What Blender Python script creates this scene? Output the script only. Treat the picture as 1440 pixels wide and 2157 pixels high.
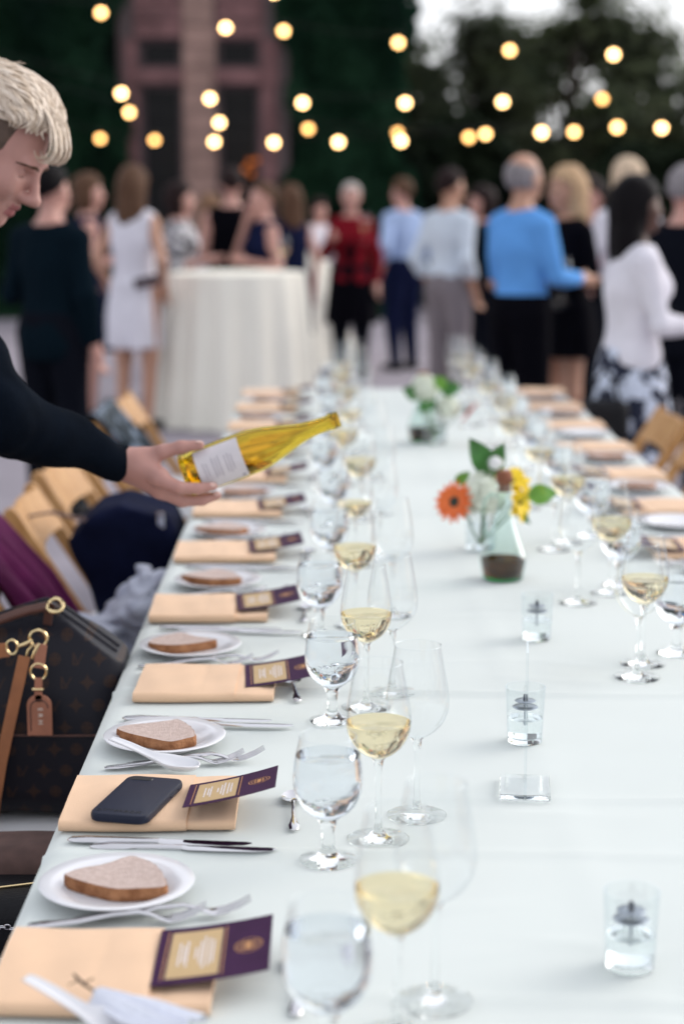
import bpy, bmesh, math, random
import numpy as np
from mathutils import Vector, Matrix, noise as mnoise

# ------------------------------------------------------------------ camera, sky, sun, exposure
scene = bpy.context.scene
for o in list(bpy.data.objects):
    bpy.data.objects.remove(o)
COL = scene.collection
R = math.radians
cam_data = bpy.data.cameras.new('camera')
cam = bpy.data.objects.new('camera', cam_data); COL.objects.link(cam)
cam.location = (0, 0, 1.6)
cam.rotation_euler = (R(90 - 9.963), 0, R(-0.49))
cam_data.sensor_fit = 'HORIZONTAL'; cam_data.sensor_width = 24.0
cam_data.lens = 24.0 * 3800 / 1440
cam_data.clip_start = 0.05; cam_data.clip_end = 2000
cam_data.dof.use_dof = True
cam_data.dof.focus_distance = 2.66
cam_data.dof.aperture_fstop = 2.5
scene.camera = cam

SUN_EL, SUN_AZ = R(30), R(64)          # azimuth measured from +Y towards +X
world = bpy.data.worlds.new('World'); scene.world = world; world.use_nodes = True
wn = world.node_tree.nodes; wl = world.node_tree.links
sky = wn.new('ShaderNodeTexSky'); sky.sky_type = 'NISHITA'; sky.sun_disc = False
sky.sun_elevation = SUN_EL; sky.sun_rotation = SUN_AZ
sky.air_density = 1.0; sky.dust_density = 4.0; sky.ozone_density = 1.5
hs = wn.new('ShaderNodeHueSaturation'); hs.inputs['Saturation'].default_value = 0.42
wl.new(sky.outputs[0], hs.inputs['Color'])
hs.inputs['Value'].default_value = 0.52
veil = wn.new('ShaderNodeMix'); veil.data_type = 'RGBA'; veil.blend_type = 'ADD'; veil.inputs[0].default_value = 1.0    # even evening cloud
veil.inputs[7].default_value = (3.75, 3.82, 4.05, 1)
wl.new(hs.outputs[0], veil.inputs[6]); wl.new(veil.outputs[2], wn['Background'].inputs[0]); wn['Background'].inputs[1].default_value = 0.15
sun_data = bpy.data.lights.new('sun', 'SUN'); sun_data.energy = 0.8; sun_data.angle = R(50)
sun_data.color = (1.0, 0.97, 0.93)
sun = bpy.data.objects.new('sun', sun_data); COL.objects.link(sun)
sun.rotation_euler = Vector((math.sin(SUN_AZ) * math.cos(SUN_EL), math.cos(SUN_AZ) * math.cos(SUN_EL), math.sin(SUN_EL))).to_track_quat('Z', 'Y').to_euler()
scene.view_settings.view_transform = 'Standard'; scene.view_settings.look = 'None'
scene.view_settings.gamma = 1.0; scene.view_settings.exposure = 0.44
scene.view_settings.use_curve_mapping = False
cy = scene.cycles
cy.max_bounces = 14; cy.transmission_bounces = 12; cy.transparent_max_bounces = 40
cy.diffuse_bounces = 3; cy.glossy_bounces = 5
cy.use_denoising = True; cy.sample_clamp_indirect = 12; cy.blur_glossy = 0.3

rnd = random.Random(7); rng = np.random.default_rng(7)

# ------------------------------------------------------------------ node helpers and materials
class S:
    """a socket with arithmetic, so that procedural masks read like formulas"""
    def __init__(s, nt, sock): s.nt, s.k = nt, sock
    def _op(s, op, *a):
        n = s.nt.nodes.new('ShaderNodeMath'); n.operation = op
        for i, v in enumerate((s,) + a):
            if isinstance(v, S): s.nt.links.new(v.k, n.inputs[i])
            else: n.inputs[i].default_value = v
        return S(s.nt, n.outputs[0])
    def __add__(s, o): return s._op('ADD', o)
    def __sub__(s, o): return s._op('SUBTRACT', o)
    def __mul__(s, o): return s._op('MULTIPLY', o)
    def __truediv__(s, o): return s._op('DIVIDE', o)
    def __pow__(s, o): return s._op('POWER', o)
    def lt(s, o): return s._op('LESS_THAN', o)
    def gt(s, o): return s._op('GREATER_THAN', o)
    def mx(s, o): return s._op('MAXIMUM', o)
    def mn(s, o): return s._op('MINIMUM', o)
    def abs(s): return s._op('ABSOLUTE')
    def floor(s): return s._op('FLOOR')
    def sqrt(s): return s._op('SQRT')
    def mod(s, o): return s._op('FLOORED_MODULO', o)

def objco(nt):
    tc = nt.nodes.new('ShaderNodeTexCoord'); sp = nt.nodes.new('ShaderNodeSeparateXYZ')
    nt.links.new(tc.outputs['Object'], sp.inputs[0])
    return [S(nt, sp.outputs[i]) for i in range(3)], tc.outputs['Object']

def new_mat(name):
    m = bpy.data.materials.new(name); m.use_nodes = True
    nt = m.node_tree
    return m, nt, nt.nodes['Principled BSDF']

def lin(c):
    return tuple(((x / 12.92) if x <= 0.04045 else ((x + 0.055) / 1.055) ** 2.4) for x in c)

def mat(name, col, rough=0.6, metal=0.0, var=0.0, vscale=8.0, bump=0.0, bscale=60.0, col2=None, spec=0.5, sheen=0.0, sub=0.0, detail=4.0, stretch=None):
    m, nt, b = new_mat(name)
    b.inputs['Roughness'].default_value = rough; b.inputs['Metallic'].default_value = metal
    b.inputs['Specular IOR Level'].default_value = spec
    if sheen: b.inputs['Sheen Weight'].default_value = sheen
    if sub:
        b.inputs['Subsurface Weight'].default_value = sub
        b.inputs['Subsurface Radius'].default_value = (0.012, 0.004, 0.002)
        b.inputs['Subsurface Scale'].default_value = 1.0
    tc = nt.nodes.new('ShaderNodeTexCoord'); src = tc.outputs['Object']
    if stretch:
        mp = nt.nodes.new('ShaderNodeMapping'); mp.inputs['Scale'].default_value = stretch
        nt.links.new(src, mp.inputs[0]); src = mp.outputs[0]
    if var or col2:
        n = nt.nodes.new('ShaderNodeTexNoise'); n.inputs['Scale'].default_value = vscale; n.inputs['Detail'].default_value = detail
        nt.links.new(src, n.inputs['Vector'])
        r = nt.nodes.new('ShaderNodeValToRGB')
        c2 = col2 or tuple(min(1, x * (1 + var)) for x in col)
        c1 = col if col2 else tuple(x * (1 - var) for x in col)
        r.color_ramp.elements[0].position = 0.32; r.color_ramp.elements[1].position = 0.68
        r.color_ramp.elements[0].color = (*c1, 1); r.color_ramp.elements[1].color = (*c2, 1)
        nt.links.new(n.outputs['Fac'], r.inputs[0]); nt.links.new(r.outputs[0], b.inputs['Base Color'])
    else:
        b.inputs['Base Color'].default_value = (*col, 1)
    if bump:
        n2 = nt.nodes.new('ShaderNodeTexNoise'); n2.inputs['Scale'].default_value = bscale; n2.inputs['Detail'].default_value = 5
        nt.links.new(src, n2.inputs['Vector'])
        bp = nt.nodes.new('ShaderNodeBump'); bp.inputs['Strength'].default_value = bump; bp.inputs['Distance'].default_value = 0.004
        nt.links.new(n2.outputs['Fac'], bp.inputs['Height']); nt.links.new(bp.outputs[0], b.inputs['Normal'])
    return m

def thin_glass(name, tint=(0.985, 0.99, 0.99), base=0.05, top=0.75, power=3.5):
    """a single thin wall: clear, more mirror-like at grazing angles"""
    m = bpy.data.materials.new(name); m.use_nodes = True; nt = m.node_tree
    nt.nodes.remove(nt.nodes['Principled BSDF'])
    lw = nt.nodes.new('ShaderNodeLayerWeight'); lw.inputs['Blend'].default_value = 0.5
    f = (S(nt, lw.outputs['Facing']) ** power) * top + base
    tr = nt.nodes.new('ShaderNodeBsdfTransparent'); tr.inputs[0].default_value = (*tint, 1)
    gl = nt.nodes.new('ShaderNodeBsdfGlossy'); gl.inputs['Roughness'].default_value = 0.02; gl.inputs['Color'].default_value = (0.9, 0.93, 0.95, 1)
    mx = nt.nodes.new('ShaderNodeMixShader')
    nt.links.new(f.k, mx.inputs[0]); nt.links.new(tr.outputs[0], mx.inputs[1]); nt.links.new(gl.outputs[0], mx.inputs[2])
    nt.links.new(mx.outputs[0], nt.nodes['Material Output'].inputs[0])
    return m

def solid_glass(name, col, ior=1.45, rough=0.0):
    m = bpy.data.materials.new(name); m.use_nodes = True; nt = m.node_tree
    nt.nodes.remove(nt.nodes['Principled BSDF'])
    g = nt.nodes.new('ShaderNodeBsdfGlass'); g.inputs['Color'].default_value = (*col, 1)
    g.inputs['IOR'].default_value = ior; g.inputs['Roughness'].default_value = rough
    nt.links.new(g.outputs[0], nt.nodes['Material Output'].inputs[0])
    return m

def emitter(name, col, strength):
    m = bpy.data.materials.new(name); m.use_nodes = True; nt = m.node_tree
    nt.nodes.remove(nt.nodes['Principled BSDF'])
    e = nt.nodes.new('ShaderNodeEmission'); e.inputs[0].default_value = (*col, 1); e.inputs[1].default_value = strength
    nt.links.new(e.outputs[0], nt.nodes['Material Output'].inputs[0])
    return m

# ------------------------------------------------------------------ mesh helpers
class MB:
    def __init__(s): s.v, s.f, s.mi = [], [], []
    def add(s, v, f, mi=0):
        o = len(s.v); s.v += [tuple(map(float, p)) for p in v]; s.f += [[i + o for i in q] for q in f]; s.mi += [mi] * len(f); return s
    def box(s, c, h, M=None, mi=0):
        vs = [(c[0] + x * h[0], c[1] + y * h[1], c[2] + z * h[2]) for x in (-1, 1) for y in (-1, 1) for z in (-1, 1)]
        if M is not None: vs = [tuple(M @ Vector(p)) for p in vs]
        return s.add(vs, [[0, 1, 3, 2], [4, 6, 7, 5], [0, 4, 5, 1], [2, 3, 7, 6], [0, 2, 6, 4], [1, 5, 7, 3]], mi)
    def lathe(s, prof, n=32, mi=0, cap0=False, cap1=False):
        vs, fs = [], []
        for r, z in prof:
            for i in range(n):
                a = 2 * math.pi * i / n; vs.append((r * math.cos(a), r * math.sin(a), z))
        for j in range(len(prof) - 1):
            for i in range(n):
                k = (i + 1) % n; fs.append([j * n + i, j * n + k, (j + 1) * n + k, (j + 1) * n + i])
        if cap0: fs.append(list(range(n))[::-1])
        if cap1: fs.append([(len(prof) - 1) * n + i for i in range(n)])
        return s.add(vs, fs, mi)
    def tube(s, pts, rad, n=8, mi=0, flat=1.0, closed=False):
        P = [Vector(p) for p in pts]; m = len(P)
        rs = rad if isinstance(rad, (list, tuple)) else [rad] * m
        vs, fs = [], []; up = None
        for i in range(m):
            t = (P[(i + 1) % m] - P[i - 1]) if closed else (P[min(i + 1, m - 1)] - P[max(i - 1, 0)])
            t.normalize()
            if up is None:
                up = Vector((0, 0, 1)) if abs(t.z) < 0.9 else Vector((1, 0, 0))
            u = (up - t * up.dot(t)).normalized(); w = t.cross(u); up = u
            for k in range(n):
                a = 2 * math.pi * k / n
                vs.append(P[i] + u * (rs[i] * math.cos(a) * flat) + w * (rs[i] * math.sin(a)))
        for i in range(m if closed else m - 1):
            for k in range(n):
                a, b = i * n + k, i * n + (k + 1) % n; c, d = ((i + 1) % m) * n + (k + 1) % n, ((i + 1) % m) * n + k
                fs.append([a, b, c, d])
        if not closed: fs += [list(range(n))[::-1], [(m - 1) * n + k for k in range(n)]]
        return s.add(vs, fs, mi)
    def loft(s, rings, mi=0, cap=True):
        n = len(rings[0]); vs = [p for r in rings for p in r]; fs = []
        for j in range(len(rings) - 1):
            for i in range(n):
                k = (i + 1) % n; fs.append([j * n + i, j * n + k, (j + 1) * n + k, (j + 1) * n + i])
        if cap: fs += [list(range(n))[::-1], [(len(rings) - 1) * n + i for i in range(n)]]
        return s.add(vs, fs, mi)
    def prism(s, poly, z0, z1, mi=0, mi_side=None):
        n = len(poly)
        vs = [(x, y, z0) for x, y in poly] + [(x, y, z1) for x, y in poly]
        s.add(vs, [list(range(n))[::-1], list(range(n, 2 * n))], mi)
        return s.add(vs, [[i, (i + 1) % n, n + (i + 1) % n, n + i] for i in range(n)], mi if mi_side is None else mi_side)
    def grid(s, fn, nu, nv, mi=0):
        vs = [fn(i / nu, j / nv) for j in range(nv + 1) for i in range(nu + 1)]
        fs = [[j * (nu + 1) + i, j * (nu + 1) + i + 1, (j + 1) * (nu + 1) + i + 1, (j + 1) * (nu + 1) + i] for j in range(nv) for i in range(nu)]
        return s.add(vs, fs, mi)
    def mesh(s, name, mats, smooth=True, sharp=None):
        me = bpy.data.meshes.new(name); me.from_pydata(s.v, [], s.f)
        for m in (mats if isinstance(mats, (list, tuple)) else [mats]): me.materials.append(m)
        me.polygons.foreach_set('material_index', s.mi)
        me.polygons.foreach_set('use_smooth', [smooth] * len(s.f))
        bm = bmesh.new(); bm.from_mesh(me); bmesh.ops.recalc_face_normals(bm, faces=bm.faces); bm.to_mesh(me); bm.free()
        if smooth and sharp: me.set_sharp_from_angle(angle=R(sharp))
        me.update(); return me

def link(name, me, parent=None, loc=None, rot=None):
    o = bpy.data.objects.new(name, me); COL.objects.link(o)
    if parent: o.parent = parent; CHILD.setdefault(parent.name, []).append(o)
    if loc is not None: o.location = loc
    if rot is not None: o.rotation_euler = rot if hasattr(rot, '__len__') else (0, 0, rot)
    return o
def obj(name, mb, mats, parent=None, smooth=True, sharp=40, loc=None, rot=None, bevel=0, kind=None):
    o = link(name, mb.mesh(name, mats, smooth, sharp), parent, loc, rot)
    if bevel:
        bv = o.modifiers.new('bevel', 'BEVEL'); bv.width = bevel; bv.segments = 2; bv.limit_method = 'ANGLE'; bv.angle_limit = R(50)
    if kind: o['kind'] = kind
    return o
def tag(o, label, cat, group=None):
    o['label'] = label; o['category'] = cat
    if group: o['group'] = group
    return o
def thing(name, label, cat, loc=(0, 0, 0), rot=0, group=None):
    o = bpy.data.objects.new(name, None); COL.objects.link(o); o.location = loc
    o.rotation_euler = rot if hasattr(rot, '__len__') else (0, 0, rot); o.empty_display_size = 0.05
    return tag(o, label, cat, group)
def copy_tree(src, loc=None, rot=None, label=None, parent=None):
    c = src.copy(); COL.objects.link(c); c.parent = parent
    if parent: CHILD.setdefault(parent.name, []).append(c)
    if loc is not None: c.location = loc
    if rot is not None: c.rotation_euler = rot if hasattr(rot, '__len__') else (0, 0, rot)
    if label: c['label'] = label
    for ch in KIDS(src): copy_tree(ch, parent=c)
    return c
CHILD = {}
def KIDS(o): return list(CHILD.get(o.name, ()))
def structure(o): o['kind'] = 'structure'; return o

# ------------------------------------------------------------------ implicit surfaces (bodies, hands, soft bags)
class Prim:
    def __init__(s, f, lo, hi, k): s.f, s.lo, s.hi, s.k = f, np.array(lo, float), np.array(hi, float), k
def RC(a, b, r1, r2=None, k=0.02):
    a = np.array(a, float); b = np.array(b, float); r2 = r1 if r2 is None else r2; ba = b - a; L = max(ba @ ba, 1e-9)
    def f(P):
        q = P - a; t = np.clip(q @ ba / L, 0, 1); return np.linalg.norm(q - t[:, None] * ba, axis=1) - (r1 + (r2 - r1) * t)
    return Prim(f, np.minimum(a - r1, b - r2), np.maximum(a + r1, b + r2), k)
def EL(c, r, k=0.02):
    c = np.array(c, float); r = np.array(r, float); ir = 1 / r; ir2 = ir * ir
    def f(P):
        q = P - c; k0 = np.linalg.norm(q * ir, axis=1); k1 = np.linalg.norm(q * ir2, axis=1) + 1e-9
        return k0 * (k0 - 1) / k1
    return Prim(f, c - r, c + r, k)
def RB(c, h, r, k=0.02):
    c = np.array(c, float); h = np.array(h, float) - r
    def f(P):
        q = np.abs(P - c) - h; return np.linalg.norm(np.maximum(q, 0), axis=1) + np.minimum(q.max(axis=1), 0) - r
    return Prim(f, c - h - r, c + h + r, k)
def XF(prims, M, t):
    M = np.array(M, float); t = np.array(t, float); out = []
    for p in prims:
        cs = np.array([[(p.lo, p.hi)[i][0], (p.lo, p.hi)[j][1], (p.lo, p.hi)[k][2]] for i in (0, 1) for j in (0, 1) for k in (0, 1)]) @ M.T + t
        out.append(Prim((lambda P, f=p.f: f((P - t) @ M)), cs.min(0), cs.max(0), p.k))
    return out
def INF(prims, d):
    return [Prim((lambda P, f=p.f: f(P) - d), p.lo - d, p.hi + d, p.k) for p in prims]
def sdf_eval(prims, P):
    d = None
    for p in prims:
        e = p.f(P)
        if d is None: d = e
        elif p.k > 0:
            h = np.clip(0.5 + 0.5 * (d - e) / p.k, 0, 1); d = d * (1 - h) + e * h - p.k * h * (1 - h)
        else: d = np.minimum(d, e)
    return d
def sdf_mesh(prims, cell, post=None, pad=0.02):
    lo = np.min([p.lo for p in prims], 0) - pad; hi = np.max([p.hi for p in prims], 0) + pad
    B = 16; n = np.ceil((hi - lo) / cell / B).astype(int) * B + 1
    val = np.full(n, 1.0, np.float32); rad = cell * B * 0.87
    nb = (n - 1) // B
    ctr = np.stack(np.meshgrid(*[lo[i] + (np.arange(nb[i]) + 0.5) * B * cell for i in range(3)], indexing='ij'), -1).reshape(-1, 3)
    D = np.stack([p.f(ctr) for p in prims], 1)
    km = max(p.k for p in prims)
    off = np.stack(np.meshgrid(*[np.arange(B + 1)] * 3, indexing='ij'), -1).reshape(-1, 3)
    bi = np.stack(np.meshgrid(*[np.arange(x) for x in nb], indexing='ij'), -1).reshape(-1, 3)
    for q in np.where(D.min(1) < rad * 1.6 + pad)[0]:
        use = [prims[i] for i in np.where(D[q] < rad * 1.6 + km + pad)[0]]
        i0 = bi[q] * B; P = lo + (off + i0) * cell
        d = sdf_eval(use, P)
        if post: d = post(P, d)
        val[i0[0]:i0[0] + B + 1, i0[1]:i0[1] + B + 1, i0[2]:i0[2] + B + 1] = d.reshape(B + 1, B + 1, B + 1)
    s = val < 0
    c = sum(s[i:n[0] - 1 + i, j:n[1] - 1 + j, k:n[2] - 1 + k].astype(np.int8) for i in (0, 1) for j in (0, 1) for k in (0, 1))
    ids = np.argwhere((c > 0) & (c < 8))
    idx = np.full(n - 1, -1, np.int64); idx[tuple(ids.T)] = np.arange(len(ids))
    acc = np.zeros((len(ids), 3)); cnt = np.zeros(len(ids))
    for ax in range(3):
        for u in (0, 1):
            for w in (0, 1):
                a = np.zeros(3, int); o2 = [x for x in range(3) if x != ax]; a[o2[0]] = u; a[o2[1]] = w
                b = a.copy(); b[ax] = 1
                va = val[tuple((ids + a).T)]; vb = val[tuple((ids + b).T)]; m = (va < 0) != (vb < 0)
                t = np.where(m, va / np.where(m, va - vb, 1), 0)
                p = a + t[:, None] * (b - a); acc += np.where(m[:, None], p, 0); cnt += m
    V = lo + (ids + acc / cnt[:, None]) * cell
    F = []
    for ax in range(3):
        u, w = [(1, 2), (2, 0), (0, 1)][ax]
        sl0 = [slice(None)] * 3; sl1 = [slice(None)] * 3; sl0[ax] = slice(0, -1); sl1[ax] = slice(1, None)
        e = np.argwhere(s[tuple(sl0)] != s[tuple(sl1)]); e = e[(e[:, u] > 0) & (e[:, w] > 0) & (e[:, u] < n[u] - 1) & (e[:, w] < n[w] - 1)]
        du = np.zeros(3, int); du[u] = 1; dw = np.zeros(3, int); dw[w] = 1
        q = np.stack([idx[tuple((e - du - dw).T)], idx[tuple((e - dw).T)], idx[tuple(e.T)], idx[tuple((e - du).T)]], 1)
        ins = s[tuple(e.T)]; q[~ins] = q[~ins][:, ::-1]; F.append(q[(q >= 0).all(1)])
    return V, np.concatenate(F)
def sdf_obj(name, prims, cell, mats, parent=None, post=None, matfn=None, loc=None, smoothit=0):
    V, F = sdf_mesh(prims, cell, post)
    me = bpy.data.meshes.new(name)
    me.vertices.add(len(V)); me.vertices.foreach_set('co', V.astype(np.float32).ravel())
    me.loops.add(F.size); me.loops.foreach_set('vertex_index', F.astype(np.int32).ravel())
    me.polygons.add(len(F)); me.polygons.foreach_set('loop_start', np.arange(0, F.size, 4, dtype=np.int32))
    for m in (mats if isinstance(mats, (list, tuple)) else [mats]): me.materials.append(m)
    if matfn is not None:
        me.polygons.foreach_set('material_index', matfn(V[F].mean(1)).astype(np.int32))
    me.polygons.foreach_set('use_smooth', np.ones(len(F), bool))
    me.update(calc_edges=True); me.validate()
    o = link(name, me, parent, loc)
    if smoothit:
        sm = o.modifiers.new('smooth', 'SMOOTH'); sm.iterations = smoothit; sm.factor = 0.5
    return o
def np_noise(P, sc, seed=0.0):
    """cheap smooth pseudo-noise for cloth folds"""
    x, y, z = (P * sc + seed).T
    return (np.sin(x + 1.7 * np.sin(0.7 * y + seed)) * np.sin(y * 1.1 + 1.3 * np.sin(z * 0.8)) + np.sin(z * 1.3 + 1.1 * np.sin(x * 0.9 + 2))) / 2
# ------------------------------------------------------------------ materials of the place
M = {}
M['paving'] = mat('paving', (0.26, 0.235, 0.27), 0.85, var=0.18, vscale=1.3, bump=0.3, bscale=40)
M['stone'] = mat('stone', (0.17, 0.085, 0.085), 0.9, var=0.3, vscale=2.2, bump=0.6, bscale=14)
M['stone_pale'] = mat('stone_pale', (0.29, 0.185, 0.155), 0.9, var=0.25, vscale=2.0, bump=0.6, bscale=14)
M['mortar'] = mat('mortar', (0.13, 0.10, 0.10), 0.95)
M['dark_room'] = mat('dark_room', (0.004, 0.003, 0.004), 0.9, spec=0.05)
M['frame_wood'] = mat('frame_wood', (0.05, 0.03, 0.035), 0.6)
M['window_glass'] = mat('window_glass', (0.004, 0.004, 0.005), 0.2, spec=0.15)
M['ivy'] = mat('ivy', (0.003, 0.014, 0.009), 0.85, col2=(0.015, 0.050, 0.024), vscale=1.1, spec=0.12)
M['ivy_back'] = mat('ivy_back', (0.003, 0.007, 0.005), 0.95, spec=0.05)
M['leaf_dark'] = mat('leaf_dark', (0.018, 0.028, 0.020), 0.85, col2=(0.085, 0.095, 0.055), vscale=0.9, spec=0.12)
M['leaf_mid'] = mat('leaf_mid', (0.022, 0.036, 0.022), 0.85, col2=(0.10, 0.11, 0.060), vscale=0.8, spec=0.12)
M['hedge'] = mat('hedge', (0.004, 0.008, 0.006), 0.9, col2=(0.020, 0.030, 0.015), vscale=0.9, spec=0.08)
def backlit(m, c, f):
    nt = m.node_tree; t_ = nt.nodes.new('ShaderNodeBsdfTranslucent'); t_.inputs[0].default_value = (*c, 1); x_ = nt.nodes.new('ShaderNodeMixShader'); x_.inputs[0].default_value = f
    nt.links.new(nt.nodes['Principled BSDF'].outputs[0], x_.inputs[1]); nt.links.new(t_.outputs[0], x_.inputs[2]); nt.links.new(x_.outputs[0], nt.nodes['Material Output'].inputs[0])
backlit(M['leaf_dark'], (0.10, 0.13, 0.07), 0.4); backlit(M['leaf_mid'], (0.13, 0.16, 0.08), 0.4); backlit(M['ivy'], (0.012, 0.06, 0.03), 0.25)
M['bark'] = mat('bark', (0.05, 0.035, 0.028), 0.9, var=0.3, vscale=6)
M['wire'] = mat('wire', (0.01, 0.01, 0.01), 0.6)
M['bulb'] = emitter('bulb', (1.0, 0.58, 0.23), 11.0)
M['bulb_dim'] = emitter('bulb_dim', (1.0, 0.26, 0.06), 0.45)
M['cloth'] = mat('tablecloth', (0.585, 0.625, 0.608), 0.8, var=0.02, vscale=3, bump=0.12, bscale=900, spec=0.25, sheen=0.1)
M['drape'] = mat('drape', (0.84, 0.81, 0.72), 0.8, var=0.03, vscale=3, spec=0.2)
M['wood'] = mat('wood', (0.38, 0.185, 0.060), 0.45, col2=(0.52, 0.29, 0.115), vscale=5, stretch=(9, 9, 1.2), spec=0.45)
M['wood_dark'] = mat('wood_dark', (0.30, 0.16, 0.06), 0.45, col2=(0.42, 0.24, 0.10), vscale=5, stretch=(9, 9, 1.2))
M['pad'] = mat('pad', (0.66, 0.66, 0.68), 0.55, bump=0.1, bscale=90)
M['steel_leg'] = mat('steel_leg', (0.1, 0.1, 0.1), 0.5, metal=0.6)

# ------------------------------------------------------------------ ground
g = MB(); g.grid(lambda u, v: (-60 + 120 * u, -10 + 130 * v, 0), 4, 4)
structure(obj('pavement', g, M['paving']))

# ------------------------------------------------------------------ building with stone front, windows and ivy
BY = 24.0
bld = thing('stone_building', 'ivy covered stone building with dark windows behind the guests', 'building', (0, BY, 0))
w = MB()
for x0, x1, z0, z1 in ((-9, -2.42, 0, 7), (-2.42, -1.86, 3.60, 7), (-1.86, -1.42, 0, 7), (-1.42, -0.86, 3.60, 7), (-0.86, 1.0, 0, 7),
                       (-2.42, -1.86, 3.02, 3.22), (-1.42, -0.86, 3.02, 3.22), (-2.42, -1.86, 0, 0.5), (-1.42, -0.86, 0, 0.5)):
    w.box(((x0 + x1) / 2, 0.24, (z0 + z1) / 2), ((x1 - x0) / 2, 0.2, (z1 - z0) / 2))
obj('wall', w, M['mortar'], bld, smooth=False)
b = MB(); b.box((-4.0, 3.5, 3.5), (5.0, 3.0, 3.5)); obj('interior', b, M['dark_room'], bld, smooth=False)
rf = MB(); rf.add([(-9.3, -0.2, 7), (1.3, -0.2, 7), (1.3, 6.8, 7), (-9.3, 6.8, 7), (-9.3, 3.3, 9.6), (1.3, 3.3, 9.6)], [[0, 1, 5, 4], [2, 3, 4, 5], [0, 4, 3], [1, 2, 5], [0, 3, 2, 1]])
obj('roof', rf, M['frame_wood'], bld, smooth=False)
def stones(x0, x1, z0, z1, wd, ht, m, depth=0.03):
    nz = max(1, round((z1 - z0) / ht)); hz = (z1 - z0) / nz
    for j in range(nz):
        x = x0 - (wd * 0.5 if j % 2 and (x1 - x0) > wd * 1.3 else 0)
        while x < x1 - 0.02:
            a, c = max(x, x0), min(x + wd * rnd.uniform(0.85, 1.15), x1)
            if c - a > 0.03:
                d = depth + rnd.uniform(-0.012, 0.015)
                s_ = MB(); s_.box(((a + c) / 2, 0.04 - d / 2, z0 + (j + 0.5) * hz), ((c - a) / 2 - 0.008, d / 2 + 0.02, hz / 2 - 0.008))
                obj('stone_block', s_, m, bld, smooth=False)
            x = c if c > x else x + wd
stones(-1.86, -1.42, 0.0, 7.0, 0.44, 0.27, M['stone_pale'])
stones(-2.48, -1.86, 3.60, 5.4, 0.33, 0.22, M['stone'])
stones(-1.42, -0.80, 3.60, 5.4, 0.33, 0.22, M['stone'])
stones(-2.62, -2.42, 0.0, 3.6, 0.2, 0.3, M['stone'])
stones(-0.86, -0.62, 0.0, 3.6, 0.24, 0.3, M['stone'])
for xa in (-2.42, -1.42):
    l_ = MB(); l_.box((xa + 0.28, -0.01, 3.12), (0.29, 0.07, 0.095)); obj('lintel', l_, M['stone'], bld, smooth=False)
    for z0, z1, nx in ((3.22, 3.60, 1), (0.5, 3.02, 2)):
        f_ = MB()
        for c, h in (((xa + 0.03, 0.16, (z0 + z1) / 2), (0.03, 0.04, (z1 - z0) / 2)), ((xa + 0.53, 0.16, (z0 + z1) / 2), (0.03, 0.04, (z1 - z0) / 2)),
                     ((xa + 0.28, 0.16, z0 + 0.03), (0.22, 0.038, 0.03)), ((xa + 0.28, 0.16, z1 - 0.03), (0.22, 0.038, 0.03))):
            f_.box(c, h)
        wf = obj('window_frame', f_, M['frame_wood'], bld, smooth=False)
        for q in range(nx):
            zz0 = z0 + 0.06 + (z1 - z0 - 0.12) * q / nx; zz1 = z0 + 0.06 + (z1 - z0 - 0.12) * (q + 1) / nx
            p_ = MB(); p_.box((xa + 0.28, 0.17, (zz0 + zz1) / 2), (0.218, 0.006, (zz1 - zz0) / 2 - 0.008))
            obj('pane', p_, M['window_glass'], wf, smooth=False)

def leaf_cloud(P, N, size, seed, droop=0.3):
    """P points, N preferred normals; one pointed leaf of two quads each"""
    r = np.random.default_rng(seed); n = len(P)
    nv = N + r.normal(0, 0.55, (n, 3)); nv /= np.linalg.norm(nv, axis=1)[:, None]
    t = np.cross(nv, r.normal(0, 1, (n, 3))); t /= np.linalg.norm(t, axis=1)[:, None]
    b = np.cross(nv, t); sz = (size * r.uniform(0.6, 1.3, n))[:, None]
    A = P - t * sz * 0.5; Bm = P + b * sz * 0.36 + nv * sz * 0.1; C_ = P + t * sz * 0.55; D = P - b * sz * 0.36 + nv * sz * 0.1
    V = np.stack([A, Bm, C_, D, P - nv * sz * 0.04], 1).reshape(-1, 3); i = np.arange(n)[:, None] * 5
    F = np.concatenate([i + np.array([[0, 1, 4]]), i + np.array([[1, 2, 4]]), i + np.array([[2, 3, 4]]), i + np.array([[3, 0, 4]])])
    return V, F
def raw_obj(name, V, F, m, parent=None, kind=None):
    me = bpy.data.meshes.new(name); me.vertices.add(len(V)); me.vertices.foreach_set('co', V.astype(np.float32).ravel())
    k = F.shape[1]; me.loops.add(F.size); me.loops.foreach_set('vertex_index', F.astype(np.int32).ravel())
    me.polygons.add(len(F)); me.polygons.foreach_set('loop_start', np.arange(0, F.size, k, dtype=np.int32))
    me.materials.append(m); me.update(calc_edges=True)
    o = link(name, me, parent)
    if kind: o['kind'] = kind
    return o
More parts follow.
